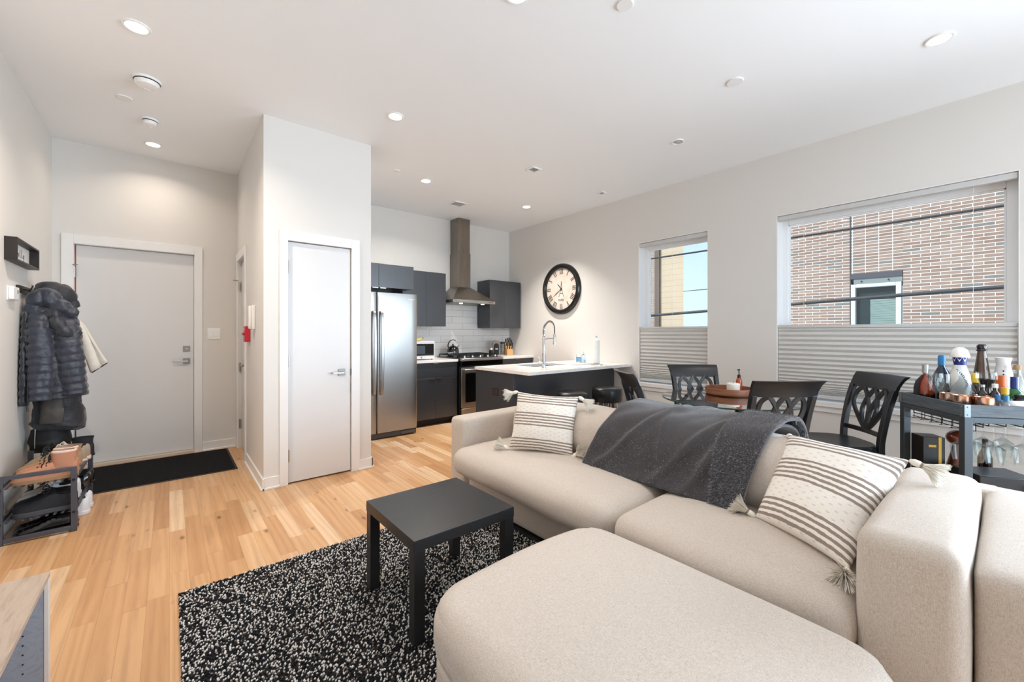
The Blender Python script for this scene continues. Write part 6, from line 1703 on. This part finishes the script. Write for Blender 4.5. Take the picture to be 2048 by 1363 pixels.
LOW = [(-0.140, 0.010, 0.022), (-0.134, 0.024, 0.036), (-0.115, 0.037, 0.048), (-0.08, 0.044, 0.056), (-0.04, 0.044, 0.068), (-0.005, 0.040, 0.086), (0.03, 0.036, 0.100), (0.07, 0.034, 0.090), (0.105, 0.034, 0.092), (0.130, 0.029, 0.092), (0.140, 0.018, 0.080), (0.143, 0.008, 0.060)]
def make_shoe(name, label, upper, sole, lace=None, shaft=0.0, shaft_mat=None, soleh=0.022, hscale=1.0, group=None, tongue=None, collar=None):
    t = thing(name, label, 'shoe', (0, 0, 0), 0, group)
    rings = []; P = [(x, w, h * hscale) for x, w, h in LOW]
    for x, w, h in P:
        ring = []
        for k in range(17):
            a = pi * k / 16; e = 0.75
            c_, s_ = cos(a), sin(a); ring.append(Vector((x, w * abs(c_) ** e * (1 if c_ > 0 else -1), soleh * 0.7 + max(0.004, h) * abs(s_) ** 0.8)))
        rings.append(ring)
    MB().loft(rings).build('upper', upper, t, sharp=60)
    out = [(x - 0.004 if i == 0 else x + (0.004 if i == len(LOW) - 1 else 0), w + 0.005) for i, (x, w, h) in enumerate(LOW)]
    poly = [(x, -w) for x, w in out] + [(x, w) for x, w in reversed(out)]
    MB().prism(poly, 0, soleh).build('sole', sole, t, bevel=0.004, sharp=50)
    ztop = lambda x: soleh * 0.7 + interp([(a, h) for a, w, h in P], x)
    if shaft:
        rr = []
        for u in (0, 0.25, 0.5, 0.75, 1.0):
            z = soleh * 0.7 + 0.055 + (shaft - 0.055) * u; cx_ = 0.078 + 0.004 * u; rx = 0.062 - 0.006 * u * (1 - u) * 4; ry = 0.037 + 0.004 * u
            rr.append([Vector((cx_ + rx * cos(2 * pi * k / 22), ry * sin(2 * pi * k / 22), z)) for k in range(22)])
        inner = [[Vector((0.082 + (p.x - 0.082) * 0.9, p.y * 0.88, p.z - dz)) for p in rr[-1]] for dz in (0.0, 0.05)]
        b = MB(); b.loft(rr + inner, cap=False); b.build('shaft', shaft_mat or upper, t, sharp=60)
    else:
        b = MB(); b.sphere((0.082, 0, ztop(0.082) - 0.004), 1, 18, 8, (0.048, 0.027, 0.010)); b.build('opening', collar or M_dark, t)  # solid lump coloured dark as the shade inside the shoe
    if lace:
        b = MB(); zz = 0.0
        for k in range(4 if not shaft else 6):
            x = -0.035 + k * 0.020
            if shaft and k > 2:
                x = 0.018; z = soleh * 0.7 + 0.06 + (k - 2) * (shaft - 0.06) / 4.2; b.tube([(x + 0.004, -0.022, z - 0.004), (x - 0.006, 0, z), (x + 0.004, 0.022, z + 0.004)], 0.0035, 6)
            else:
                z = ztop(x); b.tube([(x, -0.026, z - 0.012), (x, 0, z + 0.004), (x + 0.006, 0.026, z - 0.012)], 0.0035, 6)
        zl = ztop(0.02) + (shaft * 0.35 if shaft else 0.006); x = 0.012 if shaft else 0.02
        for s in (-1, 1): b.tube(catmull([(x, 0, zl), (x - 0.02, s * 0.022, zl + 0.018), (x - 0.028, s * 0.034, zl + 0.004), (x - 0.008, s * 0.012, zl)], 5), 0.003, 6); b.tube([(x, 0, zl), (x - 0.03, s * 0.03, zl - 0.016)], 0.0028, 6)
        b.build('laces', lace, t)
    return t
M_salmon = mat('salmon_suede', '#B98468', 0.85, var=0.12, vscale=18, bump=0.2, bscale=90); M_tan = mat('tan_suede', '#A08468', 0.85, var=0.12, vscale=18, bump=0.2); M_taupe = mat('taupe_knit', '#9A8B7A', 0.85, var=0.12, vscale=30)
M_olive = mat('olive_tan_suede', '#94826A', 0.85, var=0.1, vscale=20); M_fleece = mat('pale_fleece', '#DCC3B2', 0.95, bump=0.5, bscale=140); M_gum = mat('tan_rubber_sole', '#9B7A5A', 0.7); M_blacklace = mat('black_lace', '#17171A', 0.8); M_creamlace = mat('cream_lace', '#DDD3C3', 0.8)
M_sneakblack = mat('navy_black_knit', '#14161D', 0.7, var=0.2, vscale=60); M_sneaksole = mat('dark_grey_foam', '#3D4046', 0.6); M_whiteleather = mat('white_shoe_leather', '#DEDFE2', 0.4); M_loafer = NT('black_patent'); M_loafer.set(color='#0D0C0D', rough=0.14, coat=0.4); M_loafer = M_loafer.m; M_loafsole = mat('brown_welt', '#4A382B', 0.5)
XS = (RX0_ + RX1_) / 2 + 0.02
def put(o, x, y, z, rz=0.0, lab=None):
    if lab: o['label'] = lab
    o.location = (x, y, z); o.rotation_euler = (0, 0, radians(rz)); return o
TOP, MID = 0.3401, 0.1321
g1 = 'boots and shoes on the rack top'; g2 = 'shoes on the middle rack shelf'; g3 = 'shoes on the floor under the rack'
bt = make_shoe('ankle_boot', 'salmon suede boot at the near end of the rack top', M_salmon, M_gum, M_blacklace, 0.150, M_salmon, 0.026, 1.0, g1)
MB().lathe([(0.036, 0.0), (0.041, 0.006), (0.041, 0.014), (0.035, 0.018)], 22, (0.082, 0, 0.164), Matrix.Diagonal((1.45, 1.0, 1.0)), cap=False).build('fleece_cuff', M_fleece, bt)
put(bt, XS, 3.955, TOP, 3); put(dup(bt), XS - 0.005, 4.052, TOP, -3, 'salmon suede boot, second from the near end of the rack top')
b2 = make_shoe('ankle_boot', 'tan suede boot with black laces, middle of the rack top, nearer one', M_tan, M_gum, M_blacklace, 0.135, M_tan, 0.026, 1.0, g1)
put(b2, XS - 0.02, 4.150, TOP, 4); put(dup(b2), XS - 0.01, 4.245, TOP, -4, 'tan suede boot with black laces, middle of the rack top, farther one')
b3 = make_shoe('sneaker', 'taupe sneaker with cream laces on the rack top, nearer one', M_taupe, M_fleece, M_creamlace, 0.0, None, 0.026, 1.05, g1)
put(b3, XS, 4.340, TOP, 3); put(dup(b3), XS + 0.01, 4.435, TOP, -2, 'taupe sneaker with cream laces on the rack top, farther one')
b4 = make_shoe('ankle_boot', 'black ankle boot at the far end of the rack top', M_sneakblack, M_black, None, 0.135, None, 0.02, 1.0, g1)
put(b4, XS + 0.02, 4.535, TOP, 0)
s1 = make_shoe('sneaker', 'black knit sneaker at the near end of the middle shelf', M_sneakblack, M_sneaksole, M_blacklace, 0.0, None, 0.030, 1.05, g2)
put(s1, XS, 3.965, MID, 2); put(dup(s1), XS - 0.015, 4.065, MID, -2, 'black knit sneaker, second from the near end of the middle shelf')
s2 = make_shoe('sneaker', 'white leather sneaker on the middle shelf, nearer one', M_whiteleather, M_whiteleather, M_creamlace, 0.0, None, 0.028, 1.1, g2)
put(s2, XS - 0.02, 4.165, MID, 3); put(dup(s2), XS - 0.02, 4.262, MID, -3, 'white leather sneaker on the middle shelf, farther one')
s3 = make_shoe('dress_shoe', 'glossy black shoe on the middle shelf before the far frame', M_loafer, M_black, None, 0.0, None, 0.02, 1.0, g2)
put(s3, XS + 0.015, 4.42, MID, 0); put(dup(s3), XS + 0.02, 4.525, MID, 0, 'glossy black shoe at the far end of the middle shelf')
l1 = make_shoe('loafer', 'black patent loafer on the floor at the near end of the rack', M_loafer, M_loafsole, None, 0.0, None, 0.018, 0.85, g3)
put(l1, XS, 3.965, 0.0005, 2); put(dup(l1), XS - 0.01, 4.065, 0.0005, -2, 'black patent loafer on the floor, second from the near end of the rack')
w1 = dup(s2); w1['group'] = g3; put(w1, XS + 0.03, 4.20, 0.0005, 4, 'white sneaker on the floor under the rack, nearer one'); w2 = dup(s2); w2['group'] = g3; put(w2, XS + 0.03, 4.36, 0.0005, -4, 'white sneaker on the floor under the rack, farther one')
